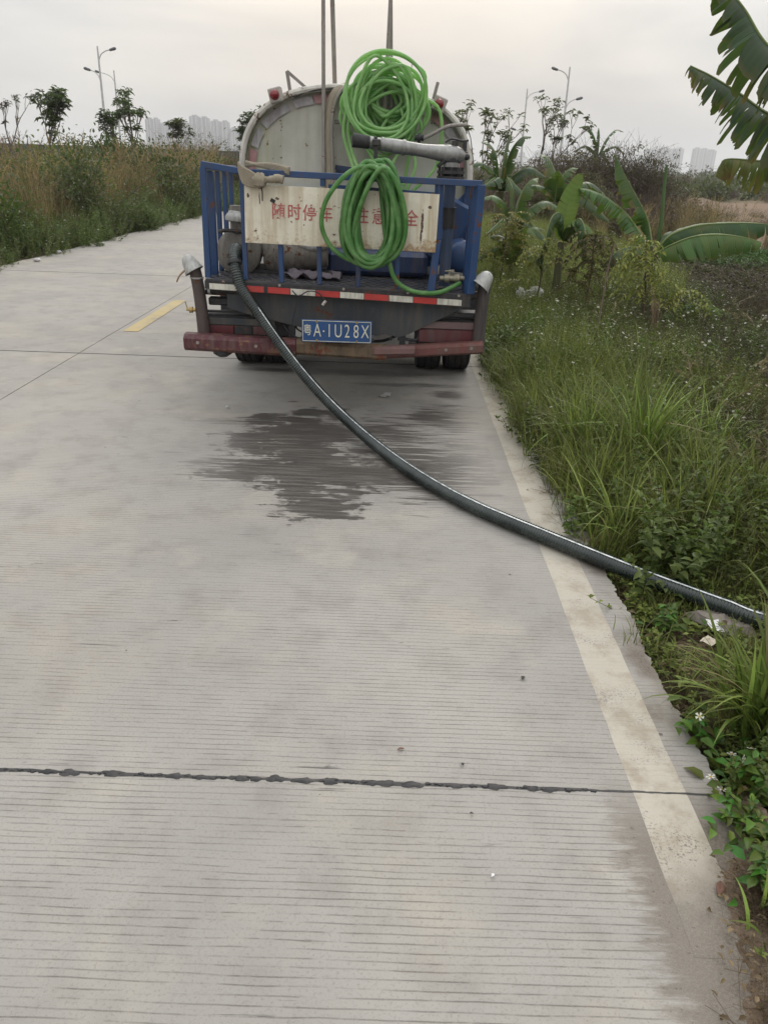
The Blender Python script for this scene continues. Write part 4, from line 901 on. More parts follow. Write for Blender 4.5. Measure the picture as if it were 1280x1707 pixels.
# ------------------------------------------------------------------ vegetation kit
LEAF = leafmat('leaf'); 
def blades(n, h, w, lean, r0=.05, seg=4, c=((.05, .10, .02), (.12, .20, .04)), tip=(.20, .19, .06), seed=0, curve=1.2, dark=.0, dry=.1, az=None):
    g_ = np.random.default_rng(seed)
    H = g_.uniform(*h, n); Wd = g_.uniform(*w, n); A = g_.uniform(0, 2*np.pi, n) if az is None else g_.uniform(*az, n); Ln = g_.uniform(*lean, n)
    bx = g_.normal(0, r0, n); by = g_.normal(0, r0, n); cc = np.array(c[0])*.6+(np.array(c[1])*1.08-np.array(c[0])*.6)*g_.random((n, 1))**1.2
    isdry = g_.random(n) < dry; cc[isdry] = np.array((.26, .19, .10))*g_.uniform(.5, 1.1, (isdry.sum(), 1))
    tw = g_.uniform(-.6, .6, n)
    V = np.zeros((n, seg+1, 2, 3)); C_ = np.zeros((n, seg+1, 2, 3))
    ang = np.zeros(n)+Ln*.25; px = bx.copy(); py = by.copy(); pz = np.zeros(n)-.02; st = H/seg
    kink = g_.random(n) < .12
    for k in range(seg+1):
        u = k/seg; ww = Wd*(1-u**2.2)*(.55+.9*u*(1-u)+.35)+.0004
        tx = -np.sin(A+tw*u); ty = np.cos(A+tw*u)
        for s, sg in ((0, -.5), (1, .5)):
            V[:, k, s, 0] = px+tx*ww*sg; V[:, k, s, 1] = py+ty*ww*sg; V[:, k, s, 2] = pz
            C_[:, k, s] = cc*(1-.0*u)*(1-u**3*.5)+np.array(tip)*u**3*.5
        ang = Ln*(.25+curve*(u+1/seg)**1.6)+kink*(u > .5)*.9
        px = px+np.cos(A)*np.sin(ang)*st; py = py+np.sin(A)*np.sin(ang)*st; pz = pz+np.cos(ang)*st
    V = V.reshape(-1, 3); C_ = C_.reshape(-1, 3)
    b = (np.arange(n)*(seg+1)*2)[:, None, None]+(np.arange(seg)*2)[None, :, None]+np.array([0, 1, 3, 2])
    return V, b.reshape(-1, 4), C_
def leaves(P, D, L, Wd, c, seed=0, fold=.25):
    """leaf quads pairs: P base, D direction (n,3), L length, Wd width; two quads folded on the midrib"""
    g_ = np.random.default_rng(seed); n = len(P); P = np.asarray(P, float); D = np.asarray(D, float); D = D/(np.linalg.norm(D, axis=1)[:, None]+1e-9)
    L = np.broadcast_to(L, (n,))[:, None]; Wd = np.broadcast_to(Wd, (n,))[:, None]
    up_ = np.array([0, 0, 1.])+g_.normal(0, .35, (n, 3)); sd_ = np.cross(D, up_); sd_ /= np.linalg.norm(sd_, axis=1)[:, None]+1e-9; nn = np.cross(sd_, D)
    m1 = P+D*L*.38-nn*L*.02; m2 = P+D*L*.75-nn*L*.10; tp = P+D*L-nn*L*.25
    e = [P, P+D*L*.35+sd_*Wd*.5+nn*Wd*fold, P+D*L*.7+sd_*Wd*.36+nn*(Wd*fold-L*.08), tp, P+D*L*.7-sd_*Wd*.36+nn*(Wd*fold-L*.08), P+D*L*.35-sd_*Wd*.5+nn*Wd*fold, m1, m2]
    V = np.stack(e, 1).reshape(-1, 3)
    q = np.array([[0, 1, 2, 7], [0, 7, 4, 5], [7, 2, 3, 4]])
    q = np.array([[0, 6, 1, 1], [0, 1, 2, 6], [6, 2, 3, 7], [0, 6, 4, 5], [6, 7, 3, 4]])[1:]
    F = (np.arange(n)[:, None, None]*8+q[None]).reshape(-1, 4)
    cc = np.asarray(c, float); 
    if cc.ndim == 2 and len(cc) == 2 and n != 2: cc = cc[0]+(cc[1]-cc[0])*g_.random((n, 1))
    C_ = np.repeat(np.broadcast_to(cc, (n, 3))[:, None], 8, 1).reshape(-1, 3)
    return V, F, C_
def sticks(A, B, r, c, sag=0.0):
    """three-sided thin stems from A to B"""
    A = np.asarray(A, float); B = np.asarray(B, float); n = len(A); D = B-A; D /= np.linalg.norm(D, axis=1)[:, None]+1e-9
    u = np.cross(D, [.3, .2, 1.]); u /= np.linalg.norm(u, axis=1)[:, None]+1e-9; w = np.cross(D, u); r = np.broadcast_to(r, (n,))[:, None]
    V = []
    for q, k in ((A, 1.), (B, .6)):
        for a in range(3): V.append(q+(u*math.cos(a*2.094)+w*math.sin(a*2.094))*r*k)
    V = np.stack(V, 1).reshape(-1, 3)
    F = (np.arange(n)[:, None, None]*6+np.array([[0, 1, 4, 3], [1, 2, 5, 4], [2, 0, 3, 5]])[None]).reshape(-1, 4)
    cc = np.asarray(c, float); C_ = np.repeat(np.broadcast_to(cc, (n, 3))[:, None], 6, 1).reshape(-1, 3)
    return V, F, C_
def join(*parts):
    V, F, C_ = [], [], []; k = 0
    for v, f, c in parts: V.append(v); F.append(f+k); C_.append(c); k += len(v)
    return np.vstack(V), np.vstack(F), np.vstack(C_)
def forb(seed, n=9, h=(.15, .35), sp=.10, lw=(.03, .055), flowers=0, c=((.035, .075, .015), (.09, .16, .035)), stemc=(.09, .11, .04), whorl=True, fl=.011):
    g_ = np.random.default_rng(seed); A = np.zeros((n, 3)); A[:, :2] = g_.normal(0, sp*.6, (n, 2)); H = g_.uniform(*h, n)
    B = A.copy(); B[:, :2] += g_.normal(0, sp, (n, 2)); B[:, 2] = H; parts = [sticks(A, B, .0016, stemc)]
    LP, LD, LL = [], [], []
    for i in range(n):
        m = int(4+H[i]/.045)
        for k in range(m):
            u = .15+.85*k/m; p = A[i]*(1-u)+B[i]*u; a = g_.uniform(0, 6.28)
            for s in range(2 if whorl else 1):
                LP.append(p); LD.append((math.cos(a+s*3.14), math.sin(a+s*3.14), g_.uniform(-.1, .6))); LL.append(g_.uniform(*lw)*(1.2-.5*u))
        for k in range(4):
            a = g_.uniform(0, 6.28); LP.append(B[i]); LD.append((math.cos(a), math.sin(a), .9)); LL.append(lw[0]*.9)
    LL = np.array(LL); parts.append(leaves(LP, LD, LL, LL*.5, np.array(c), seed))
    for k in range(flowers):
        i = g_.integers(n); p = B[i]+np.array([g_.normal(0, .03), g_.normal(0, .03), g_.uniform(.02, .08)])
        parts.append(sticks([B[i]], [p], .0009, stemc)); parts.append(flower(p, g_, fl))
    return join(*parts)
def flower(p, g_, r=.011, tilt=None):
    a0 = g_.uniform(0, 6.28); T = np.array([g_.normal(0, .35), -abs(g_.normal(.2, .3)), 1.]) if tilt is None else np.array(tilt, float); T /= np.linalg.norm(T)
    u = np.cross(T, [1, .1, 0]); u /= np.linalg.norm(u); w = np.cross(T, u); V = []; F = []; C_ = []
    for k in range(5):
        a = a0+k*1.2566; d = u*math.cos(a)+w*math.sin(a); s = u*-math.sin(a)+w*math.cos(a)
        b = len(V); V += [p+d*r*.15-s*r*.1, p+d*r*.9-s*r*.30+T*r*.1, p+d*r+s*r*.30+T*r*.1, p+d*r*.15+s*r*.1]; F.append([b, b+1, b+2, b+3]); C_ += [(.72, .72, .64)]*4
    for k in range(4):
        b = len(V); V += [p+T*r*.16]+[p+(u*math.cos(k*1.57+q)+w*math.sin(k*1.57+q))*r*.28+T*r*.1 for q in (0, .78, 1.57)]; F.append([b, b+1, b+2, b+3]); C_ += [(.55, .35, .04)]*4
    return np.array(V), np.array(F), np.array(C_)
def tangle(seed, n, R_, H_, c, rr=.0015, up=0.5, kink=.5, L=(.15, .5), segs=3):
    """dry stems going every way"""
    g_ = np.random.default_rng(seed); A = np.stack([g_.normal(0, R_*.5, n), g_.normal(0, R_*.5, n), g_.uniform(0, H_*.45, n)], 1)
    D = np.stack([g_.normal(0, 1, n), g_.normal(0, 1, n), g_.uniform(up-.6, up+.6, n)], 1); D /= np.linalg.norm(D, axis=1)[:, None]
    Ls = g_.uniform(*L, n)[:, None]/segs; cc = np.array(c[0])+(np.array(c[1])-np.array(c[0]))*g_.random((n, 1)); out = []
    for k in range(segs):
        B = A+D*Ls; B[:, 2] = np.maximum(B[:, 2], .005); out.append(sticks(A, B, rr*(1-.25*k), cc)); A = B
        D = D+g_.normal(0, kink, (n, 3)); D[:, 2] -= .1; D /= np.linalg.norm(D, axis=1)[:, None]
    return join(*out)
def plume(seed, n=5, h=(1.2, 1.8), c=(.28, .215, .13)):
    """tall stalks with feathery seed heads"""
    g_ = np.random.default_rng(seed); parts = []
    for i in range(n):
        A = np.array([g_.normal(0, .06), g_.normal(0, .06), 0]); H = g_.uniform(*h); a = g_.uniform(0, 6.28); l = g_.uniform(.05, .3)
        B = A+np.array([math.cos(a)*l*.5, math.sin(a)*l*.5, H*.75]); C_ = B+np.array([math.cos(a)*l, math.sin(a)*l, H*.25]); parts += [sticks([A, B], [B, C_], .003, c)]
        m = 34; u = g_.random(m); P = B+(C_-B)*u[:, None]; D = (C_-B)/np.linalg.norm(C_-B)+g_.normal(0, .28, (m, 3)); D[:, 2] -= .1
        parts.append(leaves(P, D, g_.uniform(.05, .11, m), .008, np.array((sc(c, .8), sc(c, 1.4))), seed+i))
    return join(*parts)

KIT = bpy.data.collections.new('plant_kit')        # sources only; not linked to the scene
def kit(name, variants):
    c = bpy.data.collections.new(name)
    for k, (V, F, C_) in enumerate(variants):
        o = bpy.data.objects.new('%s_%02d' % (name, k), rawmesh(name, V, F, LEAF, False, C_)); c.objects.link(o)
    return c
def scatter(name, coll, P, rot, scl, label, cat, var=None):
    n = len(P); me = bpy.data.meshes.new(name); me.vertices.add(n); me.vertices.foreach_set('co', np.asarray(P, np.float32).ravel())
    for nm, ty, dat in (('rot', 'FLOAT_VECTOR', rot), ('scl', 'FLOAT', scl)):
        a = me.attributes.new(nm, ty, 'POINT'); a.data.foreach_set('vector' if ty == 'FLOAT_VECTOR' else 'value', np.asarray(dat, np.float32).ravel())
    k = len(coll.objects); a = me.attributes.new('var', 'INT', 'POINT'); a.data.foreach_set('value', (var if var is not None else np.random.default_rng(3).integers(0, k, n)).astype(np.int32))
    o = bpy.data.objects.new(name, me); COL.objects.link(o)
    ng = bpy.data.node_groups.new(name+'_scatter', 'GeometryNodeTree')
    ng.interface.new_socket('Geometry', in_out='INPUT', socket_type='NodeSocketGeometry'); ng.interface.new_socket('Geometry', in_out='OUTPUT', socket_type='NodeSocketGeometry')
    N = ng.nodes; Lk = ng.links; gi = N.new('NodeGroupInput'); go = N.new('NodeGroupOutput'); ip = N.new('GeometryNodeInstanceOnPoints'); ci = N.new('GeometryNodeCollectionInfo')
    ci.inputs['Collection'].default_value = coll; ci.inputs['Separate Children'].default_value = True; ci.inputs['Reset Children'].default_value = True
    def na(nm, ty): q = N.new('GeometryNodeInputNamedAttribute'); q.data_type = ty; q.inputs['Name'].default_value = nm; return q.outputs['Attribute']
    Lk.new(gi.outputs[0], ip.inputs['Points']); Lk.new(ci.outputs[0], ip.inputs['Instance']); ip.inputs['Pick Instance'].default_value = True
    Lk.new(na('var', 'INT'), ip.inputs['Instance Index']); Lk.new(na('rot', 'FLOAT_VECTOR'), ip.inputs['Rotation']); Lk.new(na('scl', 'FLOAT'), ip.inputs['Scale']); Lk.new(ip.outputs[0], go.inputs[0])
    m = o.modifiers.new('scatter', 'NODES'); m.node_group = ng
    return tag(o, label, cat, kind='stuff')
def spread(n, region, seed, keep=None, sc_=(.7, 1.2), tilt=.12):
    """random points in (x0,x1,y0,y1); keep(x,y,rng)->mask"""
    g_ = np.random.default_rng(seed); x0, x1, y0, y1 = region; x = g_.uniform(x0, x1, n); y = g_.uniform(y0, y1, n)
    if keep is not None: m = keep(x, y, g_); x, y = x[m], y[m]
    n = len(x); zz = ground_z(x, y); onr = (x > -5.8) & (x < .99) & (y < 60); zz[onr] = -.002; P = np.stack([x, y, zz], 1); r = np.stack([g_.normal(0, tilt, n), g_.normal(0, tilt, n), g_.uniform(0, 6.28, n)], 1)
    return P, r, g_.uniform(*sc_, n)
def cat_(*a): return [np.concatenate([q[i] for q in a]) for i in range(3)]

G_DK = ((.052, .082, .018), (.15, .200, .048)); G_MD = ((.095, .130, .026), (.30, .345, .085)); G_LM = ((.16, .20, .04), (.34, .37, .10)); TAN = ((.25, .165, .075), (.48, .34, .18)); BRN = ((.07, .05, .035), (.17, .12, .08)); PUR = ((.055, .032, .040), (.13, .085, .085))
k_cover = kit('ground_cover', [forb(100+i, 10, (.03, .10), .07, (.022, .04), 0, G_MD) for i in range(4)])
k_fine = kit('fine_grass', [blades(42, (.05, .16), (.002, .0045), (.3, 1.2), .045, 3, G_MD, seed=110+i, dry=.25) for i in range(4)])
k_med = kit('medium_grass', [blades(60, (.18, .45), (.003, .007), (.2, 1.0), .06, 5, G_MD, seed=120+i, dry=.15) for i in range(5)])
k_long = kit('long_grass', [blades(50, (.35, .80), (.007, .013), (.25, 1.15), .06, 7, G_MD, seed=130+i, dry=.08, curve=1.35) for i in range(5)])
k_lime = kit('lime_grass', [join(blades(60, (.3, .75), (.003, .007), (.1, .7), .10, 5, G_LM, seed=140+i, dry=.12), forb(145+i, 5, (.3, .6), .12, (.02, .04), 2, G_LM)) for i in range(4)])
k_forb = kit('leafy_weeds', [forb(150+i, 10, (.12, .36), .10, (.035, .065), 0, G_DK) for i in range(5)])
k_forbf = kit('flowering_weeds', [join(forb(160+i, 9, (.18, .42), .13, (.02, .042), 2, G_DK, fl=.010), blades(26, (.15, .4), (.003, .006), (.2, 1.), .1, 4, G_MD, seed=165+i, dry=.3)) for i in range(5)])
k_dry = kit('dry_tangle', [join(tangle(170+i, 150, .22, .25, BRN, .0016), blades(24, (.1, .35), (.003, .006), (.4, 1.4), .14, 4, TAN, tip=(.25, .18, .1), seed=175+i, dry=.7)) for i in range(4)])
k_dryf = kit('dry_weeds_with_flowers', [join(tangle(180+i, 90, .20, .35, BRN, .0016), forb(185+i, 6, (.2, .4), .14, (.015, .03), 2, ((.07, .07, .03), (.13, .12, .05)), (.13, .09, .05), fl=.011)) for i in range(4)])
k_pur = kit('dark_purple_leaves', [forb(190+i, 12, (.04, .12), .12, (.05, .08), 0, PUR, (.08, .04, .04)) for i in range(3)]+[leaves(np.random.default_rng(5+i).normal(0, .12, (16, 3))*[1, 1, .15]+[0, 0, .06], np.random.default_rng(8+i).normal(0, 1, (16, 3))*[1, 1, .3], .07, .045, np.array(((.17, .125, .10), (.30, .23, .18))), 9+i) for i in range(1)])
k_vine = kit('green_vine_leaves', [forb(200+i, 14, (.05, .16), .16, (.05, .09), 0, ((.04, .085, .03), (.08, .14, .05))) for i in range(3)])
k_tan = kit('tall_tan_grass', [join(blades(90, (.8, 1.65), (.006, .013), (.08, .55), .12, 6, TAN, tip=(.3, .24, .15), seed=210+i, dry=.5), blades(16, (.4, 1.0), (.006, .012), (.2, .8), .12, 5, G_LM, seed=216+i), plume(220+i, 6, c=(.36, .25, .14))) for i in range(5)])
k_bank = kit('bank_weeds', [forb(230+i, 22, (.35, .95), .24, (.04, .08), 3, G_DK, fl=.02) for i in range(3)]+[forb(236+i, 18, (.3, .8), .24, (.035, .07), 3, ((.07, .10, .03), (.17, .18, .06)), fl=.02) for i in range(3)])
k_brush = kit('bare_brush', [tangle(240+i, 330, .50, 1.3, ((.09, .060, .052), (.19, .135, .115)), .0045, .9, .35, (.5, 1.3), 4) for i in range(3)]+[tangle(246+i, 300, .50, 1.2, ((.10, .075, .05), (.22, .17, .11)), .0045, .9, .35, (.5, 1.2), 4) for i in range(2)])

# ------------------------------------------------------------------ verge on the right
def E(x): return x > edge_x(np.zeros_like(x), 3)
HX = np.array([p[0] for p in HOSE2]); HY = np.array([p[1] for p in HOSE2]); HO = np.argsort(HX)
def hosey(x): return np.interp(x, HX[HO], HY[HO])
def band(f):
    return lambda x, y, g_: (f(x, y) > g_.random(len(x))) & ~((np.abs(x-1.245) < .085) & (y > 2.36) & (y < 2.68))
def beyond(x, y, m=.16): return (y > hosey(x)+m) | (y < 1.0)
def smooth(v, a, b): t_ = np.clip((v-a)/(b-a), 0, 1); return t_*t_*(3-2*t_)
bare = lambda x, y: smooth(vnoise(x, y, 2.3, 31), .5, .75)       # open soil patches
# corner strip near the camera (y<3)
near_a = spread(2600, (.99, 2.2, .7, 3.1), 1, band(lambda x, y: (np.abs(y-hosey(x)) > .06)*(.25+.6*smooth(x, 1.15, 1.5))*(1-.75*bare(x, y))*(y > 1.75)*(1-.85*((np.abs(x-1.24) < .10) & (np.abs(y-2.52) < .17)))+.22*(y < 1.75)*(x > 1.03)))
scatter('ground_cover', k_cover, *near_a, 'low green leafy ground cover on the soil near the hose', 'ground cover')
fg = spread(5200, (.985, 2.6, .8, 4.5), 2, band(lambda x, y: .15+.75*smooth(x, 1.08, 1.4)*(1-.6*bare(x, y))))
fg2 = spread(4500, (1.0, 4.6, 4.2, 11), 22, band(lambda x, y: .55*smooth(x, 1.0, 1.2)), sc_=(.9, 1.8))
scatter('fine_grass', k_fine, *cat_(fg, fg2), 'fine short grass at the edge of the road', 'grass')
# encroaching weeds over the road edge from y=3.4 on: border line wanders
def border(y): return .985-.09*smooth(y, 3.2, 4.3)+.03*smooth(y, 5.5, 7.5)-.03*smooth(y, 9, 12)+.05*(vnoise(y, 2, 2.1, 8)-.5)+.03*(vnoise(y, 5, 6, 9)-.5)
md = spread(5400, (.84, 3.2, 3.15, 12.5), 3, band(lambda x, y: (x > border(y)+.02)*beyond(x, y)*(.95*(1-smooth(x-.08*(y-4), 1.55, 2.3)))*smooth(vnoise(x, y, 2.6, 3), .25, .7)), sc_=(.45, 1.0))
md2 = spread(1300, (1.25, 3.2, 1.6, 3.6), 33, band(lambda x, y: .5*smooth(x, 1.30, 1.6)*(1-.6*bare(x, y))*(beyond(x, y, .2) | (y < 2.2))), sc_=(.4, .85))
scatter('medium_grass', k_med, *cat_(md, md2), 'green grass along the right verge', 'grass')
lg = spread(560, (1.02, 2.3, 3.3, 6.4), 4, band(lambda x, y: (x > border(y)+.10)*.75*(1-smooth(x, 1.5, 2.1))), sc_=(.45, .85), tilt=.1)
lg2 = spread(70, (1.55, 2.6, 2.7, 3.8), 44, None, sc_=(.4, .7))
scatter('long_grass', k_long, *cat_(lg, lg2), 'long arching grass on the right verge', 'grass')
fb = spread(1700, (.84, 2.6, 2.7, 9), 5, band(lambda x, y: (x > border(y)+.02)*beyond(x, y, .13)*(.12+.75*(vnoise(x, y, 1.4, 12) > .58))*(1-.7*smooth(x, 1.6, 2.4))), sc_=(.6, 1.2))
fb2 = spread(260, (.90, 1.7, .6, 1.9), 55, band(lambda x, y: .8*smooth(x-np.interp(y, [.5, 1.05, 1.4, 1.6], [.80, .88, .96, 1.03]), 0, .12)), sc_=(.35, .7))
scatter('leafy_weeds', k_forb, *cat_(fb, fb2), 'dark green leafy weeds along the right verge', 'weeds')
fl = spread(1500, (1.0, 4.0, 4.2, 12), 6, band(lambda x, y: (x > border(y)+.10)*(.18+.5*(vnoise(x, y, .9, 14) > .5))), sc_=(.7, 1.15))
scatter('flowering_weeds', k_forbf, *fl, 'weeds with small white flowers on the verge', 'weeds')
lm = spread(2300, (.9, 4.2, 9.0, 24), 7, band(lambda x, y: (x > .98+.0*y)*smooth(y, 9, 11)*(1-smooth(x, 2.6+.06*y, 3.3+.08*y))), sc_=(.7, 1.15))
lm2 = spread(900, (.98, 2.6, 5.0, 10), 77, band(lambda x, y: .75*(x > 1.05)), sc_=(.45, .75))
scatter('lime_grass', k_lime, *cat_(lm, lm2), 'yellow green tall grass beside and beyond the truck', 'grass')
dr = spread(3400, (1.3, 7.0, 3.0, 11.5), 8, band(lambda x, y: .85*smooth(x, 1.5, 2.1)*(1-.9*smooth(y+.25*x, 10.4, 11.4)*smooth(x, 3.0, 3.4))), sc_=(.6, 1.1))
dr2 = spread(160, (1.2, 2.4, 2.2, 3.6), 88, band(lambda x, y: .5*smooth(x, 1.3, 1.6)*beyond(x, y, .1)), sc_=(.35, .6))
dr3 = spread(600, (2.4, 16, 12, 34), 89, band(lambda x, y: .5*smooth(vnoise(x, y, .3, 3), .35, .6)), sc_=(.8, 1.5))
dr4 = spread(150, (.86, 1.3, .6, 2.3), 90, band(lambda x, y: (x > np.interp(y, [.5, 1.05, 1.4, 1.6], [.76, .83, .93, 1.02]))*1.0), sc_=(.12, .32))
scatter('dry_tangle', k_dry, *cat_(dr, dr2, dr3, dr4), 'brown tangle of dry stems and grass', 'dry grass')
df = spread(1000, (1.9, 7.5, 4.2, 11.5), 9, band(lambda x, y: .6*(1-.95*smooth(y+.25*x, 10.6, 11.4)*smooth(x, 3.0, 3.4))), sc_=(.7, 1.15))
scatter('dry_weeds_with_flowers', k_dryf, *df, 'brownish weeds dotted with small white flowers', 'weeds')
pu_ = spread(7500, (2.9, 12, 10.2, 16.8), 10, band(lambda x, y: smooth(x, 3.2, 3.9)*smooth(y+.25*x, 10.9, 11.6)*(1-smooth(y, 15.6, 16.5))), sc_=(.8, 1.3))
scatter('dark_purple_leaves', k_pur, *pu_, 'dark purple leafy crop bed with pale dry leaves', 'crop')
k_seed = kit('seeding_grass', [join(plume(300+i, 4, (.35, .65), (.34, .27, .17)), blades(20, (.2, .5), (.003, .006), (.3, 1.2), .07, 5, TAN, seed=305+i, dry=.6)) for i in range(3)])
sg = spread(260, (1.5, 4.2, 3.0, 9.2), 94, band(lambda x, y: .5*smooth(x, 1.6, 2.3)*smooth(vnoise(x, y, .9, 44), .35, .6)), sc_=(.5, .85))
scatter('seeding_grass', k_seed, *sg, 'tan seeding grass among the brown weeds on the verge', 'grass')
vi = spread(3600, (3.4, 12, 14.2, 19.0), 11, band(lambda x, y: smooth(x, 3.6, 4.4)*smooth(y, 14.6, 16.0)*(1-smooth(y, 17.8, 18.8))), sc_=(.8, 1.3))
scatter('green_vine_leaves', k_vine, *vi, 'low green vine crop behind the purple bed', 'crop')
br = spread(420, (5.5, 60, 52, 110), 12, band(lambda x, y: .8*smooth(vnoise(x, y, .12, 6), .4, .6)), sc_=(.6, 1.3))
br2 = spread(260, (3.0, 7.5, 22, 40), 13, None, sc_=(.7, 1.2))
br3 = spread(700, (-60, 120, 95, 190), 14, None, sc_=(.8, 1.5))
k_lit = kit('leaf_litter', [join(leaves(np.random.default_rng(50+i).normal(0, .07, (9, 3))*[1, 1, .06]+[0, 0, .01], np.random.default_rng(60+i).normal(0, 1, (9, 3))*[1, 1, .2], .03, .016, np.array(((.10, .06, .035), (.30, .21, .12))), 70+i), sticks(np.random.default_rng(80+i).normal(0, .06, (7, 3))*[1, 1, .05]+[0, 0, .008], np.random.default_rng(90+i).normal(0, .08, (7, 3))*[1, 1, .06]+[0, 0, .012], .0013, (.16, .11, .07))) for i in range(4)])
li = spread(420, (1.0, 1.9, 1.0, 3.6), 91, None, sc_=(.5, 1.1)); li2 = spread(140, (.80, 1.1, .55, 1.6), 92, band(lambda x, y: (x > np.interp(y, [.5, 1.05, 1.4, 1.6], [.74, .81, .90, 1.02]))*1.0), sc_=(.4, .8)); li2[0][:, 2] = .018
li3 = spread(50, (.86, .97, 3.6, 7.5), 93, None, sc_=(.3, .6))
scatter('leaf_litter', k_lit, *cat_(li, li2, li3), 'dry leaves and broken stems on the soil', 'leaf litter')
# ------------------------------------------------------------------ bank on the left
lb1 = spread(1000, (-8.2, -5.75, 7, 60), 20, band(lambda x, y: (x < -5.85+.18*(vnoise(y, 1, .8, 4)-.5)*2)*1.0), sc_=(.45, .95))
lb2 = spread(430, (-14, -6.8, 7, 55), 21, band(lambda x, y: .15+.7*(vnoise(x, y, .35, 8) > .55)), sc_=(.6, 1.15))
lb3 = spread(220, (-5.9, 1.0, 262, 300), 26, None, sc_=(1.5, 3))
scatter('bank_weeds', k_bank, *cat_(lb1, lb2, lb3), 'dark green weeds along the left edge of the road', 'weeds')
tg = spread(2300, (-16, -6.5, 8, 60), 23, band(lambda x, y: (.30+.70*(vnoise(x, y, .28, 17) > .42))*smooth(-x, 6.4, 7.0)), sc_=(.55, 1.0)); tg4 = spread(170, (-13, -7.2, 11, 40), 28, None, sc_=(1.05, 1.3))
tg3 = spread(500, (-24, -7, 28, 49), 29, None, sc_=(.55, 1.2)); tg2 = spread(120, (4.5, 9, 18, 30), 24, None, sc_=(.4, .7))
scatter('tall_tan_grass', k_tan, *cat_(tg, tg2, tg3, tg4), 'tall tan grass with feathery heads on the left bank', 'grass')
bb = spread(900, (-40, -7.4, 12, 80), 25, band(lambda x, y: smooth(vnoise(x, y, .16, 27), .35, .6)), sc_=(.7, 1.25))
scatter('bare_brush', k_brush, *cat_(bb, br, br2, br3), 'leafless brown brush on the bank and far field', 'brush')
hm = spread(2200, (-70, 140, 60, 200), 27, band(lambda x, y: ((x > 6) | (x < -8))*1.0), sc_=(.8, 1.6))
scatter('field_scrub', k_bank, *hm, 'grey green scrub across the far field', 'scrub')

# ------------------------------------------------------------------ individual plants
def plantobj(name, label, cat, loc, group=None): return thing(name, label, cat, loc, group)
def child(name, geo, parent, mat=None, kind=None, smooth=False):
    V, F, C_ = geo; o = mk(name, V, F, mat or LEAF, parent, smooth, C_, world=False)
    if kind: o['kind'] = kind
    return o
# large tufts of broad grass, each blade its own part
def tuft(label, loc, specs, seed, group='big grass tufts on the right verge'):
    o = plantobj('grass_tuft', label, 'grass tuft', loc, group); g_ = np.random.default_rng(seed)
    for (az0, az1, n, h, w, ln) in specs:
        for k in range(n):
            V, F, C_ = blades(1, h, w, ln, .045, 9, ((.11, .18, .028), (.32, .44, .09)), seed=int(g_.integers(1e6)), dry=.05, curve=1.45, az=(az0, az1))
            n_ = len(V)//2; V = V.reshape(n_, 2, 3); mid = V.mean(1)-np.array([0, 0, .0]); wd = np.linalg.norm(V[:, 1]-V[:, 0], axis=1); mid[:, 2] -= wd*.18   # channelled blade
            VV = np.stack([V[:, 0], mid, V[:, 1]], 1).reshape(-1, 3); FF = np.array([q for i in range(n_-1) for q in ((3*i, 3*i+1, 3*i+4, 3*i+3), (3*i+1, 3*i+2, 3*i+5, 3*i+4))])
            child('blade', (VV, FF, np.repeat(C_.reshape(n_, 2, 3)[:, :1], 3, 1).reshape(-1, 3)), o, smooth=True)
    return o
P2 = math.pi
tuft('broad bladed bright grass tuft arching over the road edge at the lower right', (1.215, 1.98, -.06),
     [(0, 2*P2, 80, (.34, .56), (.015, .024), (.10, .75)), (2.4, 4.2, 34, (.38, .56), (.010, .018), (.7, 1.25)), (0, 2*P2, 30, (.2, .4), (.008, .013), (.4, 1.1))], 1)
tuft('second broad grass tuft right behind the white paper, cut by the picture edge', (1.50, 2.26, -.06),
     [(0, 2*P2, 60, (.35, .62), (.012, .020), (.15, .9))], 2)
tuft('grass tuft with thick blades in the bottom right corner', (.975, 1.22, .01), [(0, 2*P2, 26, (.12, .26), (.008, .013), (.3, 1.1))], 3)
tuft('largest long bladed grass tuft in the middle of the verge', (1.42, 4.15, -.05),
     [(0, 2*P2, 130, (.45, .85), (.010, .018), (.25, 1.15)), (0, 2*P2, 22, (.75, .98), (.014, .020), (.25, .8))], 4)
tuft('long grass tuft left of the largest tuft, leaning over the road edge', (1.17, 4.35, -.05), [(0, 2*P2, 70, (.4, .68), (.008, .014), (.3, 1.25))], 5)
tuft('long grass tuft right of the largest tuft among brown stems', (1.85, 4.3, -.05), [(0, 2*P2, 80, (.4, .75), (.008, .014), (.3, 1.1))], 6)
tuft('loose grass tuft just beyond the hose', (1.30, 3.25, -.05), [(0, 2*P2, 40, (.25, .42), (.005, .009), (.4, 1.2))], 7)
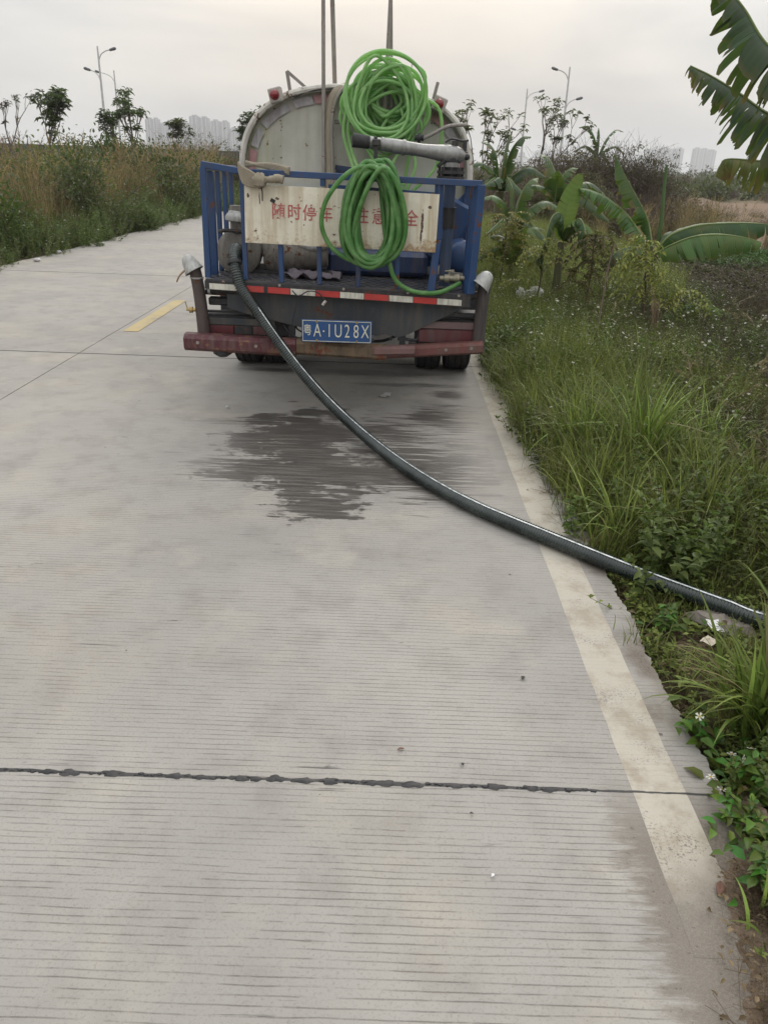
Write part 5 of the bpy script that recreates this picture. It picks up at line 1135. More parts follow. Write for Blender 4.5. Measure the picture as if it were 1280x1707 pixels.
# flowering beggarticks near the camera: stems, leaves and flowers of their own
def beggartick(label, loc, tops, seed, lf=.055):
    lf = lf*.98
    o = plantobj('flowering_weed', label, 'weed', loc, 'white flowered weeds at the lower right'); g_ = np.random.default_rng(seed); L0 = np.array(loc)
    SA, SB, LP, LD, LL = [], [], [], [], []
    for tp in tops:
        B = np.array(tp[:3])-L0; A = np.array([g_.normal(0, .02), g_.normal(0, .02), 0]); m = (A+B)/2+np.array([0, 0, .04]); SA += [A, m]; SB += [m, B]
        for k in range(7):
            u = .2+.65*k/7; p = (A*(1-u*2)+m*u*2) if u < .5 else (m*(2-2*u)+B*(2*u-1)); a = g_.uniform(0, 6.28)
            for s in (0, 3.14): LP.append(p); LD.append((math.cos(a+s), math.sin(a+s), g_.uniform(-.1, .5))); LL.append(lf*g_.uniform(.6, 1.1)*(1.1-.5*u))
    child('stem', sticks(SA, SB, .0016, (.12, .09, .05)), o)
    for k in range(34): a = g_.uniform(0, 6.28); LP.append((g_.normal(0, .06), g_.normal(0, .05), g_.uniform(.02, .10))); LD.append((math.cos(a), math.sin(a), .3)); LL.append(lf*g_.uniform(.7, 1.2))
    LL = np.array(LL)
    for k in range(len(LL)):
        child('leaf', leaves([LP[k]], [LD[k]], LL[k], LL[k]*.52, np.array([(.06+.07*g_.random(), .12+.10*g_.random(), .022+.015*g_.random())]), int(g_.integers(1e6))), o)
    for tp in tops:
        if tp[3] > 0: child('flower', flower(np.array(tp[:3])-L0, g_, .0135, tilt=tp[4] if len(tp) > 4 else None), o)
    return o
beggartick('weed with a single open white flower seen from above, lit against the road edge', (1.00, 1.95, -.06), [(.965, 1.90, .12, 1, (-.1, -.5, .8)), (1.03, 2.0, .12, 0)], 1)
beggartick('weed with white flowers and orange centres on the right, under the broad grass', (1.06, 1.74, -.06), [(1.005, 1.75, .11, 1, (-.1, .3, 1)), (1.05, 1.74, .14, 1, (.1, .6, 1)), (1.03, 1.73, .11, 1, (.7, -.6, .3)), (1.10, 1.66, .10, 0), (1.13, 1.75, .13, 0)], 2, .06)
beggartick('weed with two small white flowers leaning over the tar joint', (1.02, 1.55, -.05), [(.935, 1.70, .07, 1, (-.4, .3, 1)), (.955, 1.665, .06, 1, (.2, .2, 1)), (.92, 1.58, .05, 0), (1.0, 1.60, .10, 0)], 3, .05)
beggartick('leafy green weed without flowers at the picture edge below the tar joint', (1.08, 1.52, -.06), [(1.02, 1.48, .10, 0), (1.10, 1.50, .12, 0), (1.07, 1.42, .08, 0), (.99, 1.52, .06, 0)], 4, .06)
beggartick('leafy weed rooted in the brown soil drift near the bottom right corner', (.985, 1.40, .0), [(.94, 1.42, .09, 0), (.97, 1.36, .11, 0), (1.0, 1.44, .12, 0), (.93, 1.36, .06, 0)], 6, .05)
beggartick('small leafy weed on the soil left of the white paper', (1.12, 2.62, -.06), [(1.09, 2.6, .05, 0), (1.15, 2.66, .05, 0), (1.12, 2.7, .06, 0)], 5, .05)

# banana plants
t = NT('banana_leaf'); a_ = t.n('ShaderNodeVertexColor'); a_.layer_name = 'Col'
bn = t.noise(7, 4, .6); bc = t.mix(t.ma('MULTIPLY', t.ss(bn, .45, .75), .4), a_.outputs['Color'], (.16, .14, .03))
p = t.pb(bc, .42, 0, t.bump(t.noise(40, 2, .5), .2, .004), Specular_IOR_Level=.4); tl_ = t.n('ShaderNodeBsdfTranslucent'); t.put(tl_.inputs['Color'], t.mix(.5, bc, (.16, .26, .03)))
ms = t.n('ShaderNodeMixShader'); ms.inputs[0].default_value = .3; t.t.links.new(p, ms.inputs[1]); t.t.links.new(tl_.outputs[0], ms.inputs[2]); BAN = t.end(ms.outputs[0])
RIBM = paint('banana_midrib', (.17, .22, .07), .5, dirt=.2, scale=20); STEMM = paint('banana_stem', (.10, .10, .045), .7, dirt=.7, dirtc=(.07, .045, .025), scale=10)
def banana_leaf(parent, pts, W_, droop, seed, col=(.045, .105, .025), tear=.5, fold=-.35, brown=.12, N=34, tipbrown=0., up_=None):
    g_ = np.random.default_rng(seed); M_ = crom(np.array(pts, float), 10); seg = np.r_[0, np.cumsum(np.linalg.norm(np.diff(M_, axis=0), axis=1))]; s_ = np.linspace(0, seg[-1], N+1)
    P = np.stack([np.interp(s_, seg, M_[:, k]) for k in range(3)], 1); T = np.gradient(P, axis=0); T /= np.linalg.norm(T, axis=1)[:, None]
    V, F, C_ = [], [], []; upr = np.array(up_ if up_ is not None else (0, 0, 1.)); K = 6
    for side in (-1, 1):
        i = 0
        while i < N:
            gl_ = int(g_.integers(1, 4 if tear < .9 else 5)) if g_.random() < tear else int(g_.integers(5, 10)); j = min(N, i+gl_); dr_ = droop*g_.uniform(.7, 1.3); sl = g_.normal(0, .10)*tear; len_ = g_.uniform(.60, 1.12) if tear > .4 else g_.uniform(.95, 1.03)
            base = len(V); cb = np.array(col)*g_.uniform(.82, 1.18); cb[0] *= g_.uniform(.9, 1.2); bt = g_.random() < brown; mid_ = (i+j)//2; hang = g_.uniform(.2, .9)*tear*min(1., max(0., droop))
            for q in range(i, j+1):
                u = q/N; wd = W_*(math.sin(math.pi*min(1, max(.0, u*.93+.05)))**.55)*(1-.25*u)*len_
                if u < .06: wd *= u/.06
                Sd = np.cross(T[q], upr); Sd /= np.linalg.norm(Sd)+1e-9; Nn = np.cross(Sd, T[q]); p = P[q].copy(); ang = fold
                edge_ = abs(q-mid_)/max(1, (j-i)/2); wq = wd*(1-.10*edge_*tear*g_.uniform(0, 1.6))
                for k in range(K+1):
                    v = k/K; pp = p+(P[mid_]-P[q])*.48*tear*v**2.2; V.append(pp.copy()); cc = cb*(1.10 if q % 2 else .88)
                    if bt or (tipbrown and u > 1-tipbrown): m_ = max(0, (v-.55)/.45); cc = cc*(1-m_)+np.array((.20, .12, .05))*m_
                    elif v > .9: cc = cc*.5+np.array((.15, .11, .04))*.5
                    C_.append(cc)
                    dv = Sd*side*math.cos(ang)-Nn*math.sin(ang)+T[q]*(.28+sl); dv = dv*(1-hang*v)+np.array((0, 0, -1.))*hang*v; dv /= np.linalg.norm(dv)
                    p = p+dv*wq/K; ang += dr_/K
            for q in range(j-i):
                for k in range(K): a = base+q*(K+1)+k; F.append((a, a+1, a+K+2, a+K+1))
            i = j
    o = mk('leaf', V, np.array(F), BAN, parent, True, np.array(C_), world=True)
    MB().tube(P, np.linspace(.014, .003, len(P))*(W_/.25)*.9, 6).build('midrib', RIBM, o, smooth=True)
    return o
def stem(parent, pts, r0_, r1_, name='stem', mat=None):
    P = crom(np.array(pts, float), 8); return MB().tube(P, np.linspace(r0_, r1_, len(P)), 12).build(name, mat or STEMM, parent, smooth=True)
GRN = (.050, .095, .028); GDK = (.032, .066, .026); GLT = (.11, .18, .045)
# big plant whose leaves reach in from the right edge
b = thing('banana_plant', 'tall banana plant at the right edge whose big torn leaves reach in against the sky', 'banana plant', (3.30, 4.7, 0))
stem(b, [(3.30, 4.7, -.1), (3.28, 4.7, .8), (3.25, 4.7, 1.6)], .12, .07)
banana_leaf(b, [(3.24, 4.68, 1.58), (2.8, 4.64, 1.72), (2.338, 4.6, 1.806), (1.968, 4.6, 1.894), (1.757, 4.6, 1.998), (1.60, 4.6, 2.07), (1.486, 4.6, 2.112)], .40, .75, 1, GDK, .95, .75, .08, 170, .06)
banana_leaf(b, [(3.24, 4.66, 1.6), (2.7, 4.56, 1.90), (2.214, 4.5, 2.071), (1.816, 4.4, 2.165), (1.633, 4.4, 2.333), (1.511, 4.4, 2.438), (1.44, 4.4, 2.50)], .36, .8, 2, GDK, .9, .85, .08, 150, .06)
banana_leaf(b, [(3.24, 4.7, 1.55), (2.9, 4.75, 1.75), (2.455, 4.8, 1.755), (2.149, 4.9, 1.692), (1.892, 4.9, 1.693), (1.848, 4.9, 1.66), (1.83, 4.9, 1.60)], .30, .8, 3, (.11, .13, .03), .95, .9, .2, 130, .10)
banana_leaf(b, [(3.25, 4.7, 1.6), (3.6, 4.8, 2.3), (4.1, 5.0, 2.6), (4.7, 5.1, 2.4)], .30, 1.3, 4, GRN, .7, .2, .2)
banana_leaf(b, [(3.25, 4.7, 1.6), (3.4, 5.2, 2.3), (3.7, 5.9, 2.5), (4.1, 6.6, 2.2)], .30, 1.3, 5, GRN, .7, .2, .2)
# plant with arching and collapsed leaves in the middle of the field
b = thing('banana_plant', 'banana plant with a thin upright rolled leaf and two broad leaves spread to its right', 'banana plant', (2.95, 9.4, -.05))
stem(b, [(2.95, 9.4, -.1), (2.96, 9.4, .4), (2.97, 9.4, .85)], .07, .045)
banana_leaf(b, [(2.93, 9.4, .80), (2.785, 9.45, 1.0), (2.60, 9.5, 1.20), (2.38, 9.5, 1.34), (2.20, 9.5, 1.41), (2.06, 9.5, 1.43)], .30, 1.1, 11, (.055, .125, .03), .75, .25, .2, 60)
banana_leaf(b, [(2.95, 9.4, .85), (2.889, 9.5, 1.10), (2.78, 9.5, 1.27), (2.668, 9.5, 1.42), (2.52, 9.5, 1.62), (2.409, 9.5, 1.78)], .20, .5, 12, (.05, .11, .028), .75, 1.0, .12, 54)
banana_leaf(b, [(2.98, 9.35, .80), (3.1, 9.3, .98), (3.35, 9.25, 1.09), (3.65, 9.2, 1.13), (3.95, 9.2, 1.14), (4.18, 9.2, 1.13)], .34, 1.0, 13, (.035, .085, .022), .25, .35, .04, 110, up_=(0, -.5, .85))
banana_leaf(b, [(2.98, 9.3, .78), (3.08, 9.1, .90), (3.25, 8.95, 1.0), (3.5, 8.9, 1.03), (3.75, 8.9, 1.01), (3.95, 8.9, .97)], .32, 1.1, 14, (.075, .155, .035), .25, .35, .04, 110, up_=(0, -.5, .85))
banana_leaf(b, [(2.95, 9.3, .7), (2.75, 9.2, .85), (2.5, 9.1, .82), (2.3, 9.0, .65)], .22, 1.2, 15, (.04, .085, .03), .6, .4, .3, 28)
sp_ = MB().tube(crom([(3.04, 9.5, .70), (3.035, 9.5, 1.1), (3.01, 9.5, 1.4), (2.993, 9.5, 1.70)]), np.linspace(.026, .016, 25), 8).build('rolled_leaf', paint('rolled_leaf_green', (.06, .12, .03), .5, dirt=.2), b, smooth=True)
b = thing('banana_plant', 'small pale green banana plant with one upright leaf and shredded wilted leaves below', 'banana plant', (1.95, 9.6, -.05))
stem(b, [(1.95, 9.6, -.1), (1.95, 9.6, .5), (1.95, 9.6, .85)], .055, .04)
banana_leaf(b, [(1.93, 9.55, .85), (1.935, 9.5, 1.1), (1.97, 9.5, 1.3), (2.03, 9.5, 1.50), (2.06, 9.5, 1.57)], .15, .3, 21, GLT, .1, -.1, 0, 26, up_=(.2, -.95, .1))
banana_leaf(b, [(1.95, 9.5, .85), (2.0, 9.4, 1.08), (2.15, 9.3, 1.05), (2.28, 9.2, .90)], .17, .8, 22, (.10, .17, .045), .5, .3, .1, 26)
banana_leaf(b, [(1.95, 9.5, .85), (1.88, 9.4, 1.15), (1.75, 9.3, 1.12), (1.68, 9.2, .8), (1.7, 9.2, .55)], .20, 1.3, 23, (.045, .095, .035), .95, .8, .3, 34)
banana_leaf(b, [(1.95, 9.5, .85), (2.05, 9.3, 1.12), (2.12, 9.15, .95), (2.12, 9.1, .6)], .20, 1.3, 24, (.055, .11, .04), .95, .8, .3, 34)
def banana(label, loc, h, leaves_, sd, W_=.26, col=GRN, tear=.5):
    b = thing('banana_plant', label, 'banana plant', loc); x0, y0, z0 = loc
    stem(b, [loc, (x0+.02, y0, z0+h*.5), (x0, y0, z0+h)], .10*h, .06*h); g_ = np.random.default_rng(sd)
    for k, (dx, dzz, dy, dr_) in enumerate(leaves_):
        c = np.array(col)*g_.uniform(.7, 1.3)
        p0 = np.array((x0, y0, z0+h)); p3 = p0+np.array((dx, dy, dzz)); m1 = p0+np.array((dx*.25, dy*.3, max(dzz, .2)*.55+.10)); m2 = p0+np.array((dx*.62, dy*.65, dzz*.85+.22*abs(dx)+.10*max(0, .4-dzz)))
        banana_leaf(b, [p0, m1, m2, p3], W_*g_.uniform(.8, 1.1), dr_, sd*20+k, tuple(c), tear*g_.uniform(.4, 1.4), g_.uniform(-.1, .4), .07, 40)
    return b
banana('banana plant with a fan of dark leaves right beside the tank, behind the truck', (1.75, 14.2, 0), 1.25, [(-.35, .75, .1, .6), (.12, .92, 0, .5), (.45, .85, .1, .6), (-.6, .35, -.2, .9), (.75, .25, 0, 1.2), (.4, -.05, -.4, 1.2), (-.3, .1, -.5, 1.2)], 31, .28, GDK)
banana('banana plant with bright green leaf stems just right of the blue railing', (1.75, 12.2, 0), .75, [(-.15, .75, 0, .3), (.30, .75, .1, .4), (-.5, .45, 0, .8), (.65, .35, -.1, .9), (.5, -.1, -.3, 1.2), (-.4, .0, -.3, 1.2)], 32, .24, GRN, .3)
banana('banana plant with wide drooping leaves in front of the grey trellis fence', (2.75, 14.5, 0), 1.1, [(-.3, .75, .2, .6), (.35, .55, .1, .8), (.85, .15, 0, 1.1), (.9, -.25, -.3, 1.2), (-.7, .1, -.2, 1.0), (-.1, .5, -.5, .8)], 33, .30, GRN, .5)
banana('banana plant with wilting leaves low in the yellow green weeds', (1.55, 10.7, 0), .45, [(-.3, .35, .0, .8), (.4, .45, .1, .7), (.55, -.1, -.2, 1.1), (-.5, .05, -.2, 1.1), (.1, .5, -.3, .7)], 34, .20, (.08, .13, .03), .6)
banana('lone banana crown rising above the brown scrub mound', (7.6, 32.5, 0), 2.15, [(-.85, .95, 0, .4), (-.1, .95, 0, .3), (.85, .85, 0, .5), (.95, .15, 0, .9), (-.9, .15, 0, 1.0), (.4, -.2, -.3, 1.3), (-.4, -.3, -.3, 1.3)], 35, .28, (.035, .085, .03), .4)
banana('small banana plant low at the right picture edge beyond the brown weeds', (4.3, 8.3, 0), .25, [(-.35, .22, -.1, .8), (.3, .3, 0, .6), (-.2, -.05, -.2, 1.0), (.1, .42, .1, .5)], 36, .14, (.13, .17, .04), .5)

# feathery weeds standing tall in the verge
def feather(label, base, top, n, sd, c, droop=.5, spreadr=.22, Lf=(.20, .34), group='feathery tall weeds in the verge', side=()):
    o = thing('tall_weed', label, 'weed', base, group); g_ = np.random.default_rng(sd); B = np.array(top)-np.array(base)
    P = crom(np.array([(0, 0, 0), B*.5+np.array([.03, 0, 0]), B]), 6); MB().tube(P+np.array(base), np.linspace(.016, .006, len(P)), 7).build('stem', paint('weed_stem', (.12, .085, .05), .8, scale=20), o, smooth=True)
    LP, LD, LL = [], [], []; SA, SB = [], []
    tips = [B]*n+[np.array(q) for q in side for _ in range(max(4, n//3))]
    for T_ in tips:
        a = g_.uniform(0, 6.28); L_ = g_.uniform(*Lf); u0_ = g_.uniform(.72, 1.02); p = T_*u0_+g_.normal(0, .02, 3); d = np.array([math.cos(a), math.sin(a), g_.uniform(.1, .9)]); d /= np.linalg.norm(d)
        for k in range(7):
            q = p+d*L_/7; SA.append(p); SB.append(q); s_ = np.cross(d, [0, 0, 1]); s_ /= np.linalg.norm(s_)+1e-9
            for sg in (-1, 1):
                LP.append(q); LD.append(s_*sg+d*.5+np.array([0, 0, -.25])); LL.append(g_.uniform(.035, .07))
            p = q; d = d+np.array([0, 0, -droop*.42]); d /= np.linalg.norm(d)
    for T_ in [np.array(q) for q in side]: SA.append(B*.55); SB.append(T_)
    child('twigs', sticks(SA, SB, .0022, (.14, .11, .05)), o); LL = np.array(LL)
    child('crown', leaves(LP, LD, LL, LL*.42, np.array(c), sd), o, kind='stuff'); return o
YG = ((.15, .165, .035), (.31, .30, .08)); BG = ((.10, .075, .04), (.20, .15, .06))
feather('tallest feathery weed with a leaning bare lower stem, in front of the fallen banana leaves', (2.50, 7.9, -.05), (2.44, 8.0, 1.02), 34, 1, YG, .75, side=((-.12, .1, .8), (.10, .05, .75), (.42, 0, .62)))
feather('brown topped feathery weed left of the tallest one', (2.12, 8.9, -.05), (2.18, 9.0, .98), 34, 2, BG, .75, side=((.1, .05, .75), (-.2, 0, .7)))
feather('yellow green feathery weed with reddish stems among the pale grass', (1.62, 9.2, -.05), (1.68, 9.2, .85), 26, 3, YG, .5, side=((-.15, .1, .55),))
feather('yellowing bushy weed close behind the right corner of the railing', (1.35, 10.4, -.05), (1.42, 10.5, 1.05), 34, 4, ((.18, .18, .035), (.34, .30, .07)), .4, side=((.2, .1, .8), (-.2, 0, .75)))
feather('short feathery weed with red stems beside the purple crop bed', (3.05, 8.1, -.05), (3.12, 8.1, .42), 18, 5, ((.07, .13, .03), (.15, .20, .05)), .5)
MB_ = MB().tube(crom([(1.80, 6.9, -.05), (1.86, 7.1, .35), (1.95, 7.4, .75), (2.03, 7.6, 1.0)]), np.linspace(.008, .004, 25), 6)
o = MB_.build('dead_stalk', paint('dead_stalk_brown', (.10, .065, .05), .8), None); tag(o, 'bare dark stalk leaning right above the flowering weeds', 'stalk')
PETIO = paint('dry_banana_sheath', (.28, .20, .12), .85, dirt=.5, scale=16)
mb = MB(); rs = random.Random(31)
for k in range(7): mb.tube(crom([(2.50+rs.uniform(-.02, .03), 7.8, .62+rs.uniform(-.1, .1)), (2.55+rs.uniform(-.03, .05), 7.75, .45), (2.53+rs.uniform(-.05, .07), 7.75, .2+rs.uniform(-.05, .08))]), [.006]*8+[.014]*8+[.004], 6, flat=.3)
tag(mb.build('withered_leaf', PETIO, None), 'withered tan leaf hanging down the stem of the tallest feathery weed', 'dead leaf')
# creepers and dead vine on the brown mound: bushes of bare twigs
def brush(label, loc, r, h, n, sd, c, leafc=None, group='bare bushes in view'):
    o = thing('bare_bush', label, 'bush', loc, group)
    g_ = np.random.default_rng(sd); A = np.zeros((n, 3)); A[:, 0] = g_.normal(0, r*.28, n); A[:, 1] = g_.normal(0, r*.28, n); D = np.stack([g_.normal(0, .55, n)+A[:, 0]/r*.8, g_.normal(0, .6, n), g_.uniform(.35, 1.5, n)], 1); D /= np.linalg.norm(D, axis=1)[:, None]
    Ls = g_.uniform(.45, 1.05, (n, 1))*h/4; cc = np.array(c[0])+(np.array(c[1])-np.array(c[0]))*g_.random((n, 1)); out = []; ends = []
    for k in range(4):
        B = A+D*Ls; out.append(sticks(A, B, .007*(1-.2*k), cc)); A = B; ends.append(B); D = D+g_.normal(0, .33, (n, 3)); D[:, 2] -= .10; D /= np.linalg.norm(D, axis=1)[:, None]
        if k > 0:
            m = n; D2 = D+g_.normal(0, .7, (m, 3)); out.append(sticks(A, A+D2/np.linalg.norm(D2, axis=1)[:, None]*Ls*.9, .004, cc))
    child('twigs', join(*out), o, kind='stuff')
    E_ = np.vstack(ends[1:]); m = int(len(E_)*6); idx = g_.integers(0, len(E_), m); P = E_[idx]+g_.normal(0, .06, (m, 3)); P[:, 2] = np.maximum(P[:, 2], .02)
    child('leaves', leaves(P, g_.normal(0, 1, (m, 3)), g_.uniform(.05, .10, m), .036, np.array(leafc or PUR), sd), o, kind='stuff'); return o
MP = ((.10, .065, .06), (.19, .13, .115))
brush('widest purple brown bush of the mound, right half, under the lone banana crown', (6.7, 26, -.1), 1.35, 2.5, 2600, 1, MP, ((.055, .034, .032), (.13, .080, .070)))
brush('purple brown bush on the left half of the mound', (5.3, 26, -.1), 1.4, 2.3, 2300, 2, MP, ((.07, .046, .034), (.16, .11, .08)))
brush('brown bush at the left foot of the mound behind the banana plants', (4.2, 22, -.1), 1.4, 1.8, 1200, 3, MP, ((.07, .06, .035), (.13, .11, .06)))
brush('low tan bush at the right foot of the mound', (7.7, 22.5, -.1), 1.3, 1.1, 600, 4, ((.14, .095, .07), (.26, .185, .13)), ((.12, .08, .05), (.22, .15, .10)))
brush('mauve leafless bush at the far left picture edge', (-11.6, 24, -.1), 1.3, 2.1, 700, 5, ((.10, .07, .08), (.18, .13, .14)), ((.08, .055, .06), (.14, .10, .11)))
brush('mauve bush on the bank below the left apartment blocks', (-10.2, 44, -.1), 2.4, 3.0, 900, 6, ((.11, .08, .085), (.20, .15, .15)), ((.09, .07, .06), (.16, .12, .11)))
brush('reddish bush on the bank beside the tank', (-7.0, 38, -.1), 2.0, 2.2, 800, 7, ((.11, .08, .07), (.20, .15, .13)), ((.09, .07, .05), (.16, .12, .09)))
# green bushes on the left bank
def bush(label, loc, r, h, n, sd, c, L=.13, group='leafy bushes on the left bank'):
    o = thing('leafy_bush', label, 'bush', loc, group); g_ = np.random.default_rng(sd); k = 26
    ctr = np.stack([g_.normal(0, r*.45, k), g_.normal(0, r*.45, k), g_.uniform(.2, 1, k)*h], 1); w = g_.integers(0, k, n); P = ctr[w]+g_.normal(0, .16*r+.05, (n, 3)); P[:, 2] = np.abs(P[:, 2])
    child('stems', sticks(np.zeros((k, 3)), ctr, .014, (.10, .075, .05)), o)
    D = P-np.array([0, 0, h*.3]); D = D/(np.linalg.norm(D, axis=1)[:, None]+.01)+g_.normal(0, .6, (n, 3)); child('foliage', leaves(P, D, g_.uniform(.6, 1.2, n)*L, L*.5, np.array(c), sd), o, kind='stuff'); return o
bush('dense dark green bush in front of the two crossing lamp posts', (-9.75, 29, 0), 1.15, 1.85, 4200, 1, ((.028, .055, .018), (.075, .11, .035)), .12)
bush('bright yellow green bush low on the left bank', (-8.2, 20.5, 0), 1.1, 1.35, 1700, 2, ((.10, .13, .025), (.22, .23, .05)), .12)
bush('grey green leafy bush beside the road next to the side railing', (-6.9, 18.5, 0), 1.0, 1.5, 2200, 3, ((.05, .07, .03), (.12, .13, .06)), .11)
bush('dark green bush behind the side railing, farther along the road edge', (-6.7, 25.5, 0), 1.3, 1.7, 1800, 4, ((.05, .075, .03), (.11, .13, .05)), .13)
bush('low dark green bush by the road in the left foreground bank', (-7.1, 14.4, 0), 1.0, .85, 1700, 5, ((.03, .06, .018), (.08, .12, .035)), .10)
# open crowned young trees
BARK = paint('grey_bark', (.16, .135, .11), .85, dirt=.4, scale=8)
def tree(label, loc, H, R_, sd, c=((.028, .05, .018), (.07, .10, .035)), L=.30, levels=4, group=None, lean=0., sparse=1., trunk=.30):
    o = thing('young_tree', label, 'tree', loc, group); r_ = random.Random(sd); segs = []; tips = []
    def grow(p, d, L_, r, lv):
        q = p+d*L_*.5+Vector((r_.uniform(-.06, .06), r_.uniform(-.06, .06), .02))*L_; e = p+d*L_; segs.append((p, q, e, r)); 
        if lv == 0: tips.append((e, d)); return
        for k in range(r_.choice((2, 3, 3)) if lv > 1 else r_.choice((2, 3))):
            a = r_.uniform(0, 6.28); s_ = r_.uniform(.35, .72); n_ = (d+Vector((math.cos(a), math.sin(a), 0))*s_*R_+Vector((0, 0, .18))).normalized(); grow(e, n_, L_*r_.uniform(.62, .9), r*.62, lv-1)
            if r_.random() < .25: tips.append((q, n_))
    grow(Vector((0, 0, 0)), Vector((lean, 0, 1)).normalized(), H*trunk, .022*H**.8, levels)
    mb = MB()
    for p, q, e, r in segs: mb.tube([tuple(p+Vector(loc)), tuple(q+Vector(loc)), tuple(e+Vector(loc))], [r, r*.85, r*.68], 6)
    mb.build('trunk', BARK, o, smooth=True); g_ = np.random.default_rng(sd); LP, LD = [], []
    for e, d in tips:
        if g_.random() > sparse: continue
        for k in range(int(g_.integers(6, 11))):
            a = g_.uniform(0, 6.28); LP.append(np.array(e)+g_.normal(0, .05*L/.3, 3)); LD.append((math.cos(a)*1.0, math.sin(a)*1.0, g_.uniform(-.5, .6)))
    m = len(LP); child('crown', leaves(LP, LD, g_.uniform(.5, 1.0, m)*L*.85, L*.27, np.array(c), sd), o, kind='stuff'); return o
TG = 'young trees with clustered leaves on the skyline'
tree('dark leafy young tree standing alone at the far left, its crown the fullest', (-12.3, 30, 0), 3.5, .75, 3, L=.36, group=TG)
tree('thin mauve twigged tree at the left picture edge', (-11.9, 26, 0), 3.1, .6, 5, ((.07, .05, .055), (.12, .095, .09)), .16, 4, TG)
tree('young tree right of the two left lamp posts, taller crown', (-10.4, 34, 0), 3.55, .55, 12, L=.30, group=TG)
tree('smaller young tree hidden behind the left lamp post', (-11.5, 35.5, 0), 2.9, .5, 14, L=.28, group=TG)
tree('young tree in front of the left apartment blocks', (-10.4, 40, 0), 3.7, .75, 8, ((.05, .055, .03), (.10, .11, .05)), .32, 4, TG)
tree('young tree just left of the tank', (-7.25, 40, 0), 3.7, .9, 9, L=.34, group=TG)
tree('round crowned tree just right of the tank', (2.45, 26, 0), 3.3, .95, 21, ((.06, .065, .03), (.12, .115, .05)), .24, 4, TG)
tree('open umbrella shaped tree between the two right lamp posts', (4.85, 28, 0), 3.1, .9, 23, ((.055, .06, .035), (.11, .11, .06)), .24, 4, TG, trunk=.34)
tree('low tree with drooping leaves behind the banana plants', (3.05, 24, 0), 2.4, .9, 25, ((.06, .065, .03), (.12, .115, .05)), .22, 3, TG)

# ------------------------------------------------------------------ lamp posts
LPM = paint('galvanised_white', (.55, .55, .54), .5, dirt=.15); LHM = paint('lamp_grey', (.10, .10, .11), .5)
def lamp_post(label, x, y, H, s1, s2, h2=.79, l1=1.15, l2=.9):
    o = thing('street_lamp', label, 'street lamp', (x, y, 0), 'white street lamps on the skyline')
    MB().tube([(x, y, 0), (x, y, H*.6), (x, y, H)], [.13, .10, .065], 10).build('pole', LPM, o, smooth=True)
    for s, h, l in ((s1, H-.55, l1), (s2, H*h2, l2)):
        if not s: continue
        a = MB().tube(crom([(x, y, h-.55), (x+s*.22*l, y, h-.05), (x+s*.6*l, y, h+.22), (x+s*l, y, h+.32)]), .045, 6).build('arm', LPM, o, smooth=True)
        MB().lathe((x+s*l*.85, y, h+.28), (s, 0, .28), [(0, .03), (.05, .10), (.45, .13), (.6, .08), (.62, 0)], 10).build('lamp_head', LHM, a, smooth=True)
    return o
lamp_post('tallest white lamp post on the left, its lamps on both sides', -25.6, 76, 10, 1, -1)
lamp_post('shorter white lamp post on the left with its dark lamp pointing left', -30.5, 95, 9.9, -1, 0, l1=1.7)
lamp_post('taller white lamp post on the right with a lower arm to the right', 15.0, 79, 10, -1, 1, h2=.72, l1=1.2, l2=1.0)
lamp_post('shorter white lamp post on the right with its dark lamp pointing right', 14.05, 97, 9.7, 1, -1, h2=.55, l1=1.5, l2=1.0)
o = lamp_post('lamp post whose tip alone shows behind the green hose coil', 1.15, 84, 10.3, -1, 0, l1=.8)
# ------------------------------------------------------------------ walls and fences
WALLM = paint('grey_site_wall', (.16, .155, .15), .8, dirt=.5); CAPM = paint('white_cap', (.5, .5, .48), .7, dirt=.3); GPAN = paint('green_site_panel', (.035, .11, .075), .6, dirt=.4)
w = thing('site_wall', 'long low grey wall on the skyline behind the left bank', 'wall', (-18, 50, 0))
for k in range(8):
    xa = -27.5+k*2.6; MB().box(xa, xa+2.57, 50, 50.15, 0, 2.0, .01).build('wall_panel', WALLM if not 2 <= k <= 4 else GPAN, w)
    MB().box(xa-.06, xa+.06, 49.96, 50.2, 0, 2.07, .01).build('post', CAPM if k in (2, 5) else WALLM, w)
MB().box(-27.5, -6.8, 49.97, 50.18, 2.0, 2.05, .005).build('coping', WALLM, w)
w = thing('trellis_fence', 'pale grey picket fence behind the banana plants', 'fence', (8.5, 46, 0))
for k in range(26): MB().box(7.2+k*.2, 7.25+k*.2, 46, 46.05, .2, 2.15, .004).build('picket', CAPM if k % 9 == 0 else WALLM, w)
for zz in (.5, 2.05): MB().box(7.1, 12.4, 46.05, 46.09, zz, zz+.08, .004).build('fence_rail', LPM, w)
